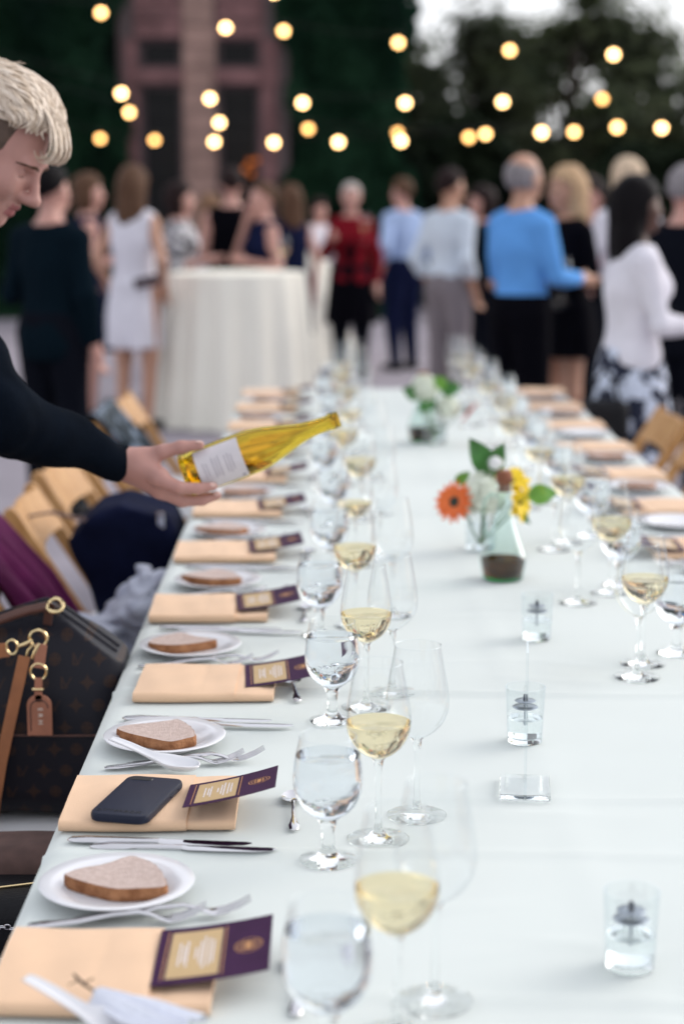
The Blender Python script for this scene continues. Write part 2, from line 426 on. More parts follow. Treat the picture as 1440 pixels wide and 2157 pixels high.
def ivy(name, label, x0, x1, z1, n, seed, edge=0.25):
    root = thing(name, label, 'ivy', ((x0 + x1) / 2, BY, 0))
    r = np.random.default_rng(seed); hw = (x1 - x0) / 2
    x = r.uniform(-hw, hw, n); z = r.uniform(0, z1, n)
    ed = hw + edge * (np.sin(z * 2.3 + seed) * 0.6 + np.sin(z * 5.1) * 0.4) - 0.1
    k = np.abs(x) < ed; x, z = x[k], z[k]
    lump = 0.18 + 0.16 * np.sin(x * 2.9 + seed) * np.sin(z * 2.1 + 1) + 0.10 * np.sin(x * 6.1 + z * 4.3)
    y = -np.maximum(0.05, lump * r.uniform(0.55, 1.1, len(x)))
    V, F = leaf_cloud(np.stack([x, y, z], 1), np.tile([0, -1, 0.35], (len(x), 1)), 0.17, seed)
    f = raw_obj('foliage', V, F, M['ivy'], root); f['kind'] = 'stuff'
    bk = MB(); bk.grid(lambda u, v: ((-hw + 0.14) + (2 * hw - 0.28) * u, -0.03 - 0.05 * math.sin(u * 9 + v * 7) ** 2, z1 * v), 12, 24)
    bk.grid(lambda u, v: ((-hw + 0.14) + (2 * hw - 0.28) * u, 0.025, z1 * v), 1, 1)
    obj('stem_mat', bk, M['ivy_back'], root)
    return root
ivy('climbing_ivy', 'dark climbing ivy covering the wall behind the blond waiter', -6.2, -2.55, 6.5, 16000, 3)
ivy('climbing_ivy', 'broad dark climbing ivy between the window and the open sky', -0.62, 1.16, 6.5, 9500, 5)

# ------------------------------------------------------------------ trees and hedge
def tree(label, x, y, h, rx, rz, n, m, seed, trunk=0.16):
    root = thing('broadleaf_tree', label, 'tree', (x, y, 0), 0, 'trees behind the terrace')
    r = np.random.default_rng(seed); rr = random.Random(seed)
    t = MB(); t.tube([(0, 0, 0), (0.05, 0, h * 0.25), (-0.04, 0.05, h * 0.5), (0.03, 0, h * 0.8)], [trunk, trunk * 0.8, trunk * 0.55, trunk * 0.2], 9)
    tk = obj('trunk', t, M['bark'], root)
    cz = h - rz; C = []
    for i in range(30):
        a = rr.uniform(0, 2 * math.pi); e = math.asin(rr.uniform(-0.75, 1)); q = rr.uniform(0.35, 1.0) ** 0.5
        C.append((rx * q * math.cos(a) * math.cos(e), rx * q * math.sin(a) * math.cos(e), cz + rz * q * math.sin(e)))
    for c in C[:14]:
        l_ = MB(); z0 = rr.uniform(0.25, 0.6) * h
        l_.tube([(0, 0, z0), (c[0] * 0.5, c[1] * 0.5, (z0 + c[2]) / 2 + 0.1), c], [trunk * 0.4, trunk * 0.22, trunk * 0.06], 6)
        obj('limb', l_, M['bark'], root)
    P = []
    for c in C:
        k = int(n / len(C)); s = rr.uniform(0.17, 0.32) * rx
        P.append(np.array(c) + r.normal(0, 1, (k, 3)) * np.array([s, s, s * 0.75]) * 0.62)
    P = np.concatenate(P); N = P - np.array([0, 0, cz]); N /= np.linalg.norm(N, axis=1)[:, None] + 1e-6
    V, F = leaf_cloud(P, N + np.array([0, 0, 0.4]), 0.20, seed)
    f = raw_obj('crown', V, F, m, root); f['kind'] = 'stuff'
tree('tall dense tree rising just right of the ivy covered building', 2.25, 30, 4.3, 1.5, 1.8, 5500, M['leaf_dark'], 11)
tree('rounded dark tree highest against the white sky', 4.1, 31, 5.1, 1.75, 2.1, 9000, M['leaf_mid'], 12)
tree('smaller olive tree with bright sky gaps at the right', 6.2, 32, 3.9, 1.2, 1.6, 4500, M['leaf_mid'], 13)
tree('low spreading tree beside the grey haired man', 7.9, 29, 3.0, 1.3, 1.2, 6000, M['leaf_dark'], 14)
tree('thin tree between the ivy and the taller trees', 1.25, 33, 4.6, 0.9, 1.7, 2600, M['leaf_dark'], 15)
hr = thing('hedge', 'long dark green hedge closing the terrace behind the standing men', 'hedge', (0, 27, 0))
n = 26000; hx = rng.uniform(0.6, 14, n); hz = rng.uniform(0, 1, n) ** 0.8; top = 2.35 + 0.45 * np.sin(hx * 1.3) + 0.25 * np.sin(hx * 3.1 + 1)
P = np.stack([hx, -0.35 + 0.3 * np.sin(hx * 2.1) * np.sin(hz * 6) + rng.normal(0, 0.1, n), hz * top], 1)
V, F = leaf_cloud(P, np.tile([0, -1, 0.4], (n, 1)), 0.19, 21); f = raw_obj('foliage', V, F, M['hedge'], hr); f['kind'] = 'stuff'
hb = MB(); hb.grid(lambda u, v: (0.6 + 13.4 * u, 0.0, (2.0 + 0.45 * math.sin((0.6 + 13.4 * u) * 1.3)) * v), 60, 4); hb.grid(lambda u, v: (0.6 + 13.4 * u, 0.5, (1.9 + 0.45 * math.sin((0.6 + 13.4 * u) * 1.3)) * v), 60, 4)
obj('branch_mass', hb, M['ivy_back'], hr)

# ------------------------------------------------------------------ string lights
bulb_mb = MB(); bulb_mb.lathe([(0.002, -0.066)] + [(0.037 * math.sin(a), -0.032 - 0.034 * math.cos(a)) for a in [i * math.pi / 9 for i in range(1, 9)]] + [(0.014, 0.004)], 14)
bulb_mes = [bulb_mb.mesh('bulb', emitter('bulb_%d' % i_, c_, s_)) for i_, (c_, s_) in enumerate((((1.0, 0.60, 0.25), 12.5), ((1.0, 0.55, 0.20), 9.0), ((1.0, 0.50, 0.16), 6.5)))]
sock_mb = MB(); sock_mb.lathe([(0.0, 0.045), (0.013, 0.042), (0.016, 0.0), (0.0, -0.002)], 10); sock_me = sock_mb.mesh('socket', M['wire'])
def strand(label, pts, ends, post_y=None):
    root = thing('string_light', label, 'string lights', pts[0], 0, 'strings of globe lights over the terrace')
    o0 = Vector(pts[0])
    P = [Vector(ends[0])] + [Vector(p) + Vector((0, 0, 0.05)) for p in pts] + [Vector(ends[1])]
    line = []
    for a, c in zip(P[:-1], P[1:]):
        for t in (0, 0.33, 0.66):
            q = a.lerp(c, t); q.z -= 0.03 * t * (1 - t) * 4; line.append(q - o0)
    line.append(P[-1] - o0)
    wmb = MB(); wmb.tube(line, 0.0025, 5); obj('wire', wmb, M['wire'], root)
    for p in pts:
        bo = link('bulb', bulb_mes[rnd.choice((0, 0, 1, 1, 2))], root, Vector(p) - o0); link('socket', sock_me, bo)
strand('topmost string of globe lights sagging down to the right', [(-2.17, 18, 3.37), (-0.97, 18, 3.23), (-0.41, 18, 3.2), (0.7, 18, 3.09), (1.78, 18, 3.02), (2.79, 18, 2.98)], ((-7, 23.7, 4.6), (9, 18, 3.5)))
strand('second string of globe lights from the top across the terrace', [(-1.99, 18, 2.61), (-1.13, 18, 2.56), (-0.23, 18, 2.52), (0.77, 18, 2.52), (1.72, 18, 2.53), (2.69, 18, 2.56)], ((-7, 23.7, 4.2), (9, 18, 3.5)))
strand('third string of globe lights from the top, slightly slanting', [(-1.97, 18.5, 2.45), (-1.07, 18.5, 2.35), (-0.18, 18.5, 2.29), (0.72, 18.5, 2.25), (1.6, 18.5, 2.24), (2.49, 18.5, 2.26), (3.37, 18.5, 2.30)], ((-7, 23.7, 4.0), (9, 18.2, 3.4)))
strand('lowest string of globe lights just above the guests', [(-2.45, 20, 2.24), (-1.82, 19.55, 2.21), (-1.16, 19.1, 2.18), (-0.53, 18.65, 2.16), (0.12, 18.2, 2.15), (0.72, 17.75, 2.15), (1.34, 17.3, 2.17), (1.97, 16.85, 2.2), (2.59, 16.4, 2.23)], ((-7, 23.7, 3.6), (9, 14, 3.2)))
strand('string of globe lights nearly above the top of the view', [(-1.3, 17, 3.50), (-0.475, 17, 3.455), (0.4, 17, 3.50)], ((-7, 23.7, 4.8), (9, 18, 4.4)))
for i_, px in enumerate(((9, 18, 3.5), (9, 14, 3.2))):
    pm = MB(); pm.tube([(0, 0, 0), (0, 0, 4.6)], [0.05, 0.04], 8)
    tag(obj('light_post', pm, M['wire'], loc=(px[0], px[1], 0)), 'dark post carrying the strings of lights, ' + ('rear one' if i_ == 0 else 'front one'), 'post', 'posts of the string lights')
cl = thing('wall_lamp', 'dim cluster of orange bulbs in the dark window', 'lamp', (-1.0, BY + 0.1, 2.0))
for dx, dz in ((-0.06, -0.06), (0.0, 0.03), (0.09, 0.05), (0.02, -0.12)):
    lb = MB(); lb.lathe([(0.001, -0.035)] + [(0.035 * math.sin(a), -0.035 * math.cos(a)) for a in [i * math.pi / 8 for i in range(1, 8)]] + [(0.001, 0.035)], 12)
    obj('bulb', lb, M['bulb_dim'], cl, loc=(dx, -0.09, dz))
bk = MB(); bk.lathe([(0.0, 0.02), (0.02, 0.0), (0.02, -0.2), (0.0, -0.21)], 8); obj('bracket', bk, M['wire'], cl, loc=(0.03, -0.03, 0.12))

# ------------------------------------------------------------------ cocktail tables
def highboy(label, x, y, r_top, r_bot, seed, folds=15):
    root = thing('cocktail_table', label, 'cocktail table', (x, y, 0), 0, 'tall draped cocktail tables')
    t = MB(); t.lathe([(0, 1.04), (r_top - 0.004, 1.04), (r_top - 0.004, 1.066), (0, 1.066)], 40); obj('table_top', t, M['steel_leg'], root)
    p = MB(); p.lathe([(0.25, 0.0), (0.25, 0.02), (0.04, 0.05), (0.035, 1.04)], 20, cap0=True); obj('pedestal', p, M['steel_leg'], root)
    c = MB(); N = 160
    rr = random.Random(seed); ph = [rr.uniform(0, 6.28) for _ in range(4)]
    rings = []
    for rad in (0.02, 0.5, 0.97):
        rings.append([(r_top * rad * math.cos(2 * math.pi * i / N), r_top * rad * math.sin(2 * math.pi * i / N), 1.07) for i in range(N)])
    for q in range(11):
        v = q / 10; z = 1.066 - 1.06 * v
        ring = []
        for i in range(N):
            a = 2 * math.pi * i / N
            fold = math.sin(folds * a + ph[0] + 0.8 * math.sin(2 * a + ph[1])) * 0.6 + math.sin(folds * 0.5 * a + ph[2]) * 0.4
            rad = r_top + 0.006 + (r_bot - r_top) * v + fold * (0.004 + 0.052 * v ** 0.6)
            ring.append((rad * math.cos(a), rad * math.sin(a), z))
        rings.append(ring)
    c.loft(rings, cap=False)
    cl_ = obj('draped_cloth', c, M['drape'], root)
    return root
highboy('tall cocktail table with floor length cream cloth beside the white dress', -0.63, 12.8, 0.475, 0.56, 1)
highboy('cocktail table draped in cream behind the nearer tall table', -0.39, 16.9, 0.36, 0.66, 2)

# ------------------------------------------------------------------ the long dining table
TX0, TX1, TY0, TY1, TZ = -0.357, 1.022, 1.05, 8.02, 0.75
tb = thing('banquet_table', 'long banquet table under the pale cloth', 'table', ((TX0 + TX1) / 2, (TY0 + TY1) / 2, 0))
hx_, hy_ = (TX1 - TX0) / 2 - 0.012, (TY1 - TY0) / 2 - 0.012
t = MB(); t.box((0, 0, TZ - 0.022), (hx_, hy_, 0.016)); obj('table_top', t, M['wood_dark'], tb, smooth=False, bevel=0.004)
for sx in (-1, 1):
    for q in range(4):
        l_ = MB(); yy = -hy_ + 0.3 + q * (2 * hy_ - 0.6) / 3; l_.tube([(sx * (hx_ - 0.22), yy, 0), (sx * (hx_ - 0.22), yy, TZ - 0.04)], 0.016, 10)
        obj('leg', l_, M['steel_leg'], tb)
creases = [(1.62, 0.0050, 0.02), (1.80, 0.0040, -0.10), (2.24, 0.0060, -0.03), (2.462, 0.0050, 0.005), (3.02, 0.0085, -0.03), (3.9, 0.003, 0.02), (4.8, 0.0035, -0.02), (5.9, 0.003, 0.02)]
wr = random.Random(31); wrinkles = [(wr.uniform(0.1, 0.62), wr.uniform(1.3, 4.6), wr.uniform(-0.5, 0.5), wr.uniform(0.05, 0.16), wr.uniform(0.0012, 0.0028)) for _ in range(34)]
def cloth_pt(u, v, X, Y):
    z = TZ
    for y0, h, sl in creases:
        d = Y - y0 - sl * (X - 0.33) - 0.006 * math.sin(X * 5 + y0 * 3); z += h * (math.exp(-(d / 0.011) ** 2) - 0.35 * math.exp(-((d + 0.03) / 0.02) ** 2)) * (0.65 + 0.35 * math.sin(X * 3 + y0 * 7))
    for wx, wy, wa, wl_, wh in wrinkles:      # small soft pinches in the cloth
        a = (X - wx) * math.cos(wa) + (Y - wy) * math.sin(wa); b = -(X - wx) * math.sin(wa) + (Y - wy) * math.cos(wa)
        if abs(a) < 3 * wl_ and abs(b) < 0.05: z += wh * math.exp(-(a / wl_) ** 2 - (b / 0.012) ** 2)
    d = X - 0.33 - 0.01 * math.sin(Y * 1.3); z += 0.0022 * math.exp(-(d / 0.014) ** 2)
    z += 0.0013 * math.sin(X * 9 + Y * 3.1) * math.sin(Y * 6.3 - X * 4)
    return z
tc = MB()
xs = [TX0 - 0.016] + list(np.linspace(TX0, TX1, 64)) + [TX1 + 0.016]
ys = [TY0 - 0.016] + list(np.linspace(TY0, TY1, 620)) + [TY1 + 0.016]
def edge_drop(i, n): return 0.010 if i in (0, n - 1) else 0.0
vs = [(x, y, cloth_pt(0, 0, x, y) - max(edge_drop(i, len(xs)), edge_drop(j, len(ys)))) for j, y in enumerate(ys) for i, x in enumerate(xs)]
W_ = len(xs)
tc.add(vs, [[j * W_ + i, j * W_ + i + 1, (j + 1) * W_ + i + 1, (j + 1) * W_ + i] for j in range(len(ys) - 1) for i in range(W_ - 1)])
# hanging skirt, walked round the perimeter
per = [(x, ys[0]) for x in np.linspace(xs[0], xs[-1], 30)] + [(xs[-1], y) for y in np.linspace(ys[0], ys[-1], 160)[1:]] + [(x, ys[-1]) for x in np.linspace(xs[-1], xs[0], 30)[1:]] + [(xs[0], y) for y in np.linspace(ys[-1], ys[0], 160)[1:-1]]
cxm, cym = (xs[0] + xs[-1]) / 2, (ys[0] + ys[-1]) / 2
rings = []
for q, dz in enumerate((0.010, 0.05, 0.12, 0.2, 0.28)):
    ring = []
    for i, (x, y) in enumerate(per):
        nx = -1 if x == xs[0] else (1 if x == xs[-1] else 0); ny = -1 if y == ys[0] else (1 if y == ys[-1] else 0)
        wv = (0.012 * math.sin(i * 0.9) + 0.008 * math.sin(i * 0.37 + 1)) * q / 4
        ring.append((x + nx * (0.002 * q + wv), y + ny * (0.002 * q + wv), TZ - dz))
    rings.append(ring)
tc.loft(rings, cap=False)
tag(obj('tablecloth', tc, M['cloth'], sharp=None), 'pale sage white cloth spread over the long dining table', 'tablecloth')

# ------------------------------------------------------------------ folding chairs
def lathe_rot(): pass
def make_chair():
    root = thing('folding_chair', 'chair', 'chair', (0, 0, 0), 0, 'wooden folding chairs along the table')
    for s in (-1, 1):
        m = MB(); y = s * 0.205
        P = [(-0.335, 0.80), (-0.30, 0.79), (-0.27, 0.74), (-0.06, 0.42), (0.20, 0.0)]
        # flat post with a rounded upper end
        for a, c in (((-0.315, 0.0), None),):
            prof = [(-0.330, 0.780), (-0.325, 0.799), (-0.306, 0.806), (-0.290, 0.792), (0.208, 0.0), (0.168, 0.0)]
            ring0 = [(x, y - 0.012, z) for x, z in prof]; ring1 = [(x, y + 0.012, z) for x, z in prof]
            m.loft([ring0, ring1])
        p = obj('side_post', m, M['wood'], root, smooth=False, bevel=0.005)
        rb = MB(); rb.lathe([(0.0, 0.006), (0.009, 0.004), (0.012, 0.0)], 12)
        o = obj('rivet', rb, M['pad'], p, loc=(-0.09, y - 0.0125 if s < 0 else y + 0.0125, 0.435), rot=(R(90) if s < 0 else R(-90), 0, 0))
        m = MB(); y = s * 0.176
        prof = [(0.105, 0.455), (0.145, 0.455), (-0.235, 0.0), (-0.28, 0.0)]
        m.loft([[(x, y - 0.011, z) for x, z in prof], [(x, y + 0.011, z) for x, z in prof]])
        obj('rear_leg', m, M['wood'], root, smooth=False, bevel=0.004)
    def rail(z0, z1, name, bow=0.02):
        m = MB(); rings = []
        for i in range(13):
            v = -1 + 2 * i / 12; y = v * 0.192; bo = -bow * (1 - v * v)
            def xx(z): return -0.308 + (0.80 - z) * 0.625 + bo + 0.005
            rings.append([(xx(z0) - 0.008, y, z0), (xx(z0) + 0.008, y, z0), (xx(z1) + 0.008, y, z1), (xx(z1) - 0.008, y, z1)])
        m.loft(rings); obj(name, m, M['wood'], root, smooth=False, bevel=0.004)
    rail(0.68, 0.79, 'back_rail')
    m = MB(); m.box((0.045, 0, 0.425), (0.195, 0.158, 0.016)); obj('seat_frame', m, M['wood'], root, smooth=False, bevel=0.005)
    m = MB(); m.grid(lambda u, v: (-0.14 + 0.37 * u, -0.15 + 0.30 * v, 0.442 + 0.022 * min(1, 9 * u, 9 * (1 - u), 8 * v, 8 * (1 - v)) ** 0.5), 18, 16)
    obj('seat_pad', m, M['pad'], root)
    for x, z in ((0.11, 0.14), (-0.16, 0.12)):
        m = MB(); hw = 0.193 if x > 0 else 0.165; m.tube([(x, -hw, z), (x, hw, z)], 0.011, 8); obj('stretcher', m, M['wood'], root)
    return root
chair0 = make_chair()
lab = ['wooden folding chair at the bottom left, holding the small dark purse', 'wooden folding chair holding the monogrammed tote bag',
       'wooden folding chair between the tote bag and the purple shawl', 'wooden folding chair draped with the purple shawl', 'wooden folding chair right behind the purple shawl, holding the navy bag',
       'wooden folding chair under the pouring hand', 'wooden folding chair left of the far patterned jacket', 'wooden folding chair under the patterned jacket',
       'farthest wooden folding chair on the waiter side']
for i, y in enumerate((2.74, 3.27, 3.76, 4.24, 4.82, 5.42, 6.02, 6.62, 7.22)):
    loc = (-0.515 - (0.01 if i % 2 else 0), y, 0); rz = R((-2, 1, 2, -1, 2, -3, 1, 2, -1)[i])
    if i == 0: chair0.location = loc; chair0.rotation_euler = (0, 0, rz); chair0['label'] = lab[0]
    else: copy_tree(chair0, loc, rz, lab[i])
for i, (y, l_) in enumerate(((6.66, 'wooden folding chair beside the floral skirt on the right'), (6.05, 'nearest wooden folding chair at the right edge'))):
    copy_tree(chair0, (0.985, y, 0), R(180 + (3, -2)[i]), l_)
# ------------------------------------------------------------------ tableware materials
M['glass'] = thin_glass('glass')
M['glass_cup'] = thin_glass('glass_cup', (0.978, 0.988, 0.988), 0.06, 0.75, 3.0)
M['glass_green'] = thin_glass('glass_green', (0.84, 0.93, 0.90), 0.06, 0.85, 2.4)
M['crystal'] = solid_glass('crystal', (0.995, 1.0, 1.0), 1.22)
M['acrylic'] = solid_glass('acrylic', (0.995, 1.0, 1.0), 1.25)
M['water'] = solid_glass('water', (0.955, 0.97, 0.985), 1.26)
M['wine'] = solid_glass('wine', (0.99, 0.925, 0.765), 1.15)
M['oil'] = solid_glass('oil', (0.26, 0.13, 0.006), 1.40)
M['lamp_oil'] = solid_glass('lamp_oil', (0.99, 1.0, 1.0), 1.35)
M['green_base'] = solid_glass('green_base', (0.25, 0.75, 0.5), 1.5)
M['porcelain'] = mat('porcelain', (0.69, 0.69, 0.72), 0.12, spec=0.6)
M['steel'] = mat('steel', (0.64, 0.63, 0.65), 0.07, metal=1.0)
M['napkin'] = mat('napkin', (0.70, 0.475, 0.315), 0.85, var=0.035, vscale=14, bump=0.25, bscale=700, spec=0.15, sheen=0.15)
M['crumb'] = mat('crumb', (0.52, 0.40, 0.355), 0.9, col2=(0.63, 0.51, 0.465), vscale=160, bump=0.9, bscale=420, spec=0.15, detail=6)
M['crust'] = mat('crust', (0.20, 0.075, 0.028), 0.7, col2=(0.40, 0.185, 0.085), vscale=70, bump=0.7, bscale=260, spec=0.25)
M['card'] = mat('card', (0.040, 0.011, 0.046), 0.6, var=0.12, vscale=30, spec=0.12)
M['card_edge'] = mat('card_edge', (0.35, 0.30, 0.36), 0.6)
M['card_gold'] = mat('card_gold', (0.50, 0.345, 0.17), 0.5, var=0.05, vscale=30)
M['card_line'] = mat('card_line', (0.52, 0.25, 0.085), 0.4)
M['card_text'] = mat('card_text', (0.72, 0.66, 0.66), 0.6)
M['phone'] = mat('phone', (0.010, 0.013, 0.030), 0.45, bump=0.03, bscale=900, spec=0.25)
M['phone_text'] = mat('phone_text', (0.004, 0.004, 0.006), 0.4)
M['metal_float'] = mat('metal_float', (0.28, 0.31, 0.36), 0.3, metal=0.9)
M['wick'] = mat('wick', (0.02, 0.02, 0.045), 0.7)
M['cork'] = mat('cork', (0.22, 0.075, 0.035), 0.75, var=0.25, vscale=60)

ORD = ['nearest', 'second', 'third', 'fourth', 'fifth', 'sixth', 'seventh', 'eighth', 'ninth', 'tenth', 'eleventh', 'twelfth']
YL = [1.89, 2.45, 3.08, 3.66, 4.26, 4.86, 5.45, 6.05, 6.65, 7.24, 7.76]
YR = [2.48, 3.06, 3.66, 4.24, 4.83, 5.42, 6.02, 6.62, 7.22, 7.76]
CXT = (TX0 + TX1) / 2
TEMPL = {}
def put(key, maker, loc, rot, label):
    if key not in TEMPL:
        TEMPL[key] = maker(); o = TEMPL[key]; o.location = loc
        o.rotation_euler = rot if hasattr(rot, '__len__') else (0, 0, rot); o['label'] = label
        return o
    return copy_tree(TEMPL[key], loc, rot, label)

# ------------------------------------------------------------------ stemware
def arc(p):  # smooth a profile with Catmull-Rom
    out = []
    for i in range(len(p) - 1):
        a, b, c, d = p[max(i - 1, 0)], p[i], p[i + 1], p[min(i + 2, len(p) - 1)]
        for t in (0, 0.25, 0.5, 0.75):
            out.append(tuple(0.5 * (2 * b[k] + (c[k] - a[k]) * t + (2 * a[k] - 5 * b[k] + 4 * c[k] - d[k]) * t * t + (3 * b[k] - a[k] - 3 * c[k] + d[k]) * t ** 3) for k in (0, 1)))
    return out + [p[-1]]
WINE_BOWL = arc([(0.003, 0.112), (0.016, 0.117), (0.030, 0.128), (0.040, 0.144), (0.0435, 0.160), (0.0425, 0.180), (0.0385, 0.205), (0.0335, 0.232), (0.0315, 0.244)])
GOB_BOWL = arc([(0.004, 0.058), (0.020, 0.062), (0.035, 0.075), (0.0435, 0.094), (0.0450, 0.115), (0.0425, 0.140), (0.0385, 0.160), (0.0370, 0.168)])
def fill(prof, z, inset=0.0008):
    p = [(max(r - inset, 0.0005), y + inset * 0.6) for r, y in prof if y < z]
    last = p[-1]; nxt = [q for q in prof if q[1] >= z][0]; t = (z - last[1]) / (nxt[1] - last[1] + 1e-9)
    r = last[0] + (nxt[0] - inset - last[0]) * t
    return p + [(r, z), (r * 0.985, z - 0.0006)]
def stemglass(name, cat, grp, bowl, stem_prof, liquid, z, n=40):
    def mk():
        root = thing(name, 'x', cat, (0, 0, 0), 0, grp)
        b = MB(); b.lathe(bowl, n); rz = bowl[-1]
        b.tube([(rz[0] * math.cos(a), rz[0] * math.sin(a), rz[1]) for a in [2 * math.pi * i / n for i in range(n)]], 0.0008, 6, closed=True)
        obj('bowl', b, M['glass'], root, sharp=None)
        s = MB(); s.lathe(stem_prof, 28, cap0=True, cap1=True); obj('stem', s, M['crystal'], root, sharp=60)
        if liquid:
            l = MB(); l.lathe(fill(bowl, z), n, cap0=True, cap1=True); obj('liquid', l, M[liquid], root, sharp=50)
        return root
    return mk
WSTEM = [(0.041, 0.0006), (0.0415, 0.0018), (0.030, 0.0038), (0.014, 0.007), (0.0065, 0.013), (0.0042, 0.026), (0.0038, 0.060), (0.0042, 0.095), (0.0065, 0.108), (0.009, 0.1128)]
GSTEM = [(0.0365, 0.0006), (0.037, 0.0025), (0.028, 0.0055), (0.016, 0.009), (0.0095, 0.016), (0.0082, 0.028), (0.0088, 0.044), (0.012, 0.054), (0.017, 0.0605)]
MK = {
    'wineglass': stemglass('wine_glass', 'wine glass', 'wine glasses with white wine', WINE_BOWL, WSTEM, 'wine', 0.163),
    'wineglass_low': stemglass('wine_glass', 'wine glass', 'wine glasses with white wine', WINE_BOWL, WSTEM, 'wine', 0.150),
    'emptyglass': stemglass('wine_glass', 'wine glass', 'empty wine glasses', WINE_BOWL, WSTEM, None, 0),
    'goblet': stemglass('water_goblet', 'goblet', 'goblets of water', GOB_BOWL, GSTEM, 'water', 0.143),
}
# ------------------------------------------------------------------ plate, bread, cutlery, napkin, card
def mk_plate():
    m = MB(); m.lathe([(0.0, 0.0035), (0.052, 0.0035), (0.060, 0.005), (0.070, 0.011), (0.094, 0.0165), (0.0955, 0.0178), (0.094, 0.0190), (0.072, 0.0140), (0.061, 0.0085), (0.052, 0.0072), (0.0, 0.0070)], 72)
    m.lathe([(0.054, 0.0045), (0.054, 0.0004), (0.051, 0.0004), (0.051, 0.004)], 48)
    return tag(obj('bread_plate', m, M['porcelain'], sharp=60), 'x', 'plate', 'white bread plates')
def smooth_poly(p, k=4):
    n = len(p); out = []
    for i in range(n):
        a, b, c, d = p[i - 1], p[i], p[(i + 1) % n], p[(i + 2) % n]
        for q in range(k):
            t = q / k
            out.append(tuple(0.5 * (2 * b[j] + (c[j] - a[j]) * t + (2 * a[j] - 5 * b[j] + 4 * c[j] - d[j]) * t * t + (3 * b[j] - a[j] - 3 * c[j] + d[j]) * t ** 3) for j in (0, 1)))
    return out
def mk_bread(seed):
    def f():
        rr = random.Random(seed)
        base = [(-0.064, 0.010), (-0.046, 0.026), (-0.022, 0.037), (0.006, 0.060), (0.019, 0.066), (0.040, 0.044), (0.056, 0.016), (0.066, -0.020), (0.060, -0.040), (0.036, -0.052), (0.002, -0.048), (-0.037, -0.024), (-0.060, -0.004)]
        mir = -0.94 if seed == 6 else 1
        p = smooth_poly([(x * mir * rr.uniform(0.92, 1.08), y * rr.uniform(0.86, 1.08) * (0.85 if seed == 6 else 1)) for x, y in base], 5)
        if mir < 0: p = p[::-1]
        root = thing('bread_slice', 'x', 'bread', (0, 0, 0), 0, 'slices of bread on the plates')
        n = len(p); h = 0.0175
        rings = []
        for s_, z in ((0.965, 0.0), (0.995, 0.002), (1.0, h * 0.5), (0.992, h - 0.0022), (0.972, h - 0.0006)):
            rings.append([(x * s_ + 0.0006 * math.sin(i * 1.7), y * s_ + 0.0006 * math.sin(i * 2.3 + z * 900), z) for i, (x, y) in enumerate(p)])
        c = MB(); c.loft(rings, cap=False); c.add(rings[0], [list(range(n))[::-1]]); obj('crust', c, M['crust'], root, sharp=70)
        c = MB(); rs = []
        for q, s_ in enumerate((0.972, 0.8, 0.6, 0.4, 0.2, 0.03)):
            rs.append([(x * s_, y * s_, h - 0.0006 - 0.0003 * q) for i, (x, y) in enumerate(p)])
        c.loft(rs, cap=False); c.add(rs[-1], [list(range(n))]); obj('crumb', c, M['crumb'], root)
        return root
    return f
def bar_loft(stations):
    """stations: (x, yc, z, half width, half thickness) -> flattened 8-gon rings"""
    rings = []
    for x, yc, z, hw, ht in stations:
        rings.append([(x, yc + hw * c, z + ht * s) for c, s in ((1, 0), (0.75, 0.8), (0, 1), (-0.75, 0.8), (-1, 0), (-0.75, -0.8), (0, -1), (0.75, -0.8))])
    return rings
def mk_fork():
    m = MB()
    m.loft(bar_loft([(0.0, 0, 0.0045, 0.003, 0.001), (0.004, 0, 0.005, 0.007, 0.0017), (0.02, 0, 0.0055, 0.0098, 0.002), (0.06, 0, 0.008, 0.0075, 0.0022), (0.10, 0, 0.0135, 0.0042, 0.0024),
                     (0.13, 0, 0.0150, 0.0036, 0.0024), (0.146, 0, 0.0110, 0.0048, 0.0021), (0.156, 0, 0.0070, 0.0090, 0.0016), (0.164, 0, 0.0050, 0.0120, 0.0012), (0.170, 0, 0.0050, 0.0122, 0.0011)]))
    for i in range(4):
        y = (-1.5 + i) * 0.0067
        m.loft(bar_loft([(0.168, y, 0.0050, 0.0024, 0.0010), (0.180, y, 0.0068, 0.0021, 0.0010), (0.196, y * 0.98, 0.0128, 0.0017, 0.0009), (0.210, y * 0.95, 0.0205, 0.0008, 0.0006)]))
    return tag(obj('fork', m, M['steel'], sharp=50), 'x', 'fork', 'forks')
def mk_knife():
    root = thing('table_knife', 'x', 'knife', (0, 0, 0), 0, 'knives')
    m = MB(); m.loft(bar_loft([(0.0, 0, 0.004, 0.003, 0.0015), (0.005, 0, 0.0045, 0.0075, 0.0032), (0.025, 0, 0.0048, 0.0098, 0.0040), (0.07, 0, 0.0050, 0.0070, 0.0038), (0.110, 0, 0.0052, 0.0055, 0.0036), (0.122, 0, 0.0052, 0.0060, 0.0034)]))
    obj('handle', m, M['steel'], root, sharp=60)
    m = MB(); rings = []
    for x, y0, y1, ht in ((0.1215, -0.005, 0.005, 0.0026), (0.130, -0.0085, 0.006, 0.0013), (0.17, -0.0100, 0.0065, 0.0010), (0.215, -0.0095, 0.006, 0.0009), (0.238, -0.0055, 0.0055, 0.0007), (0.246, 0.001, 0.004, 0.0004)):
        rings.append([(x, y0, 0.0050), (x, (y0 + y1) / 2, 0.0050 + ht), (x, y1, 0.0050 + ht), (x, y1, 0.0050 - ht), (x, (y0 + y1) / 2, 0.0050 - ht)])
    m.loft(rings); obj('blade', m, M['steel'], root, sharp=35)
    return root
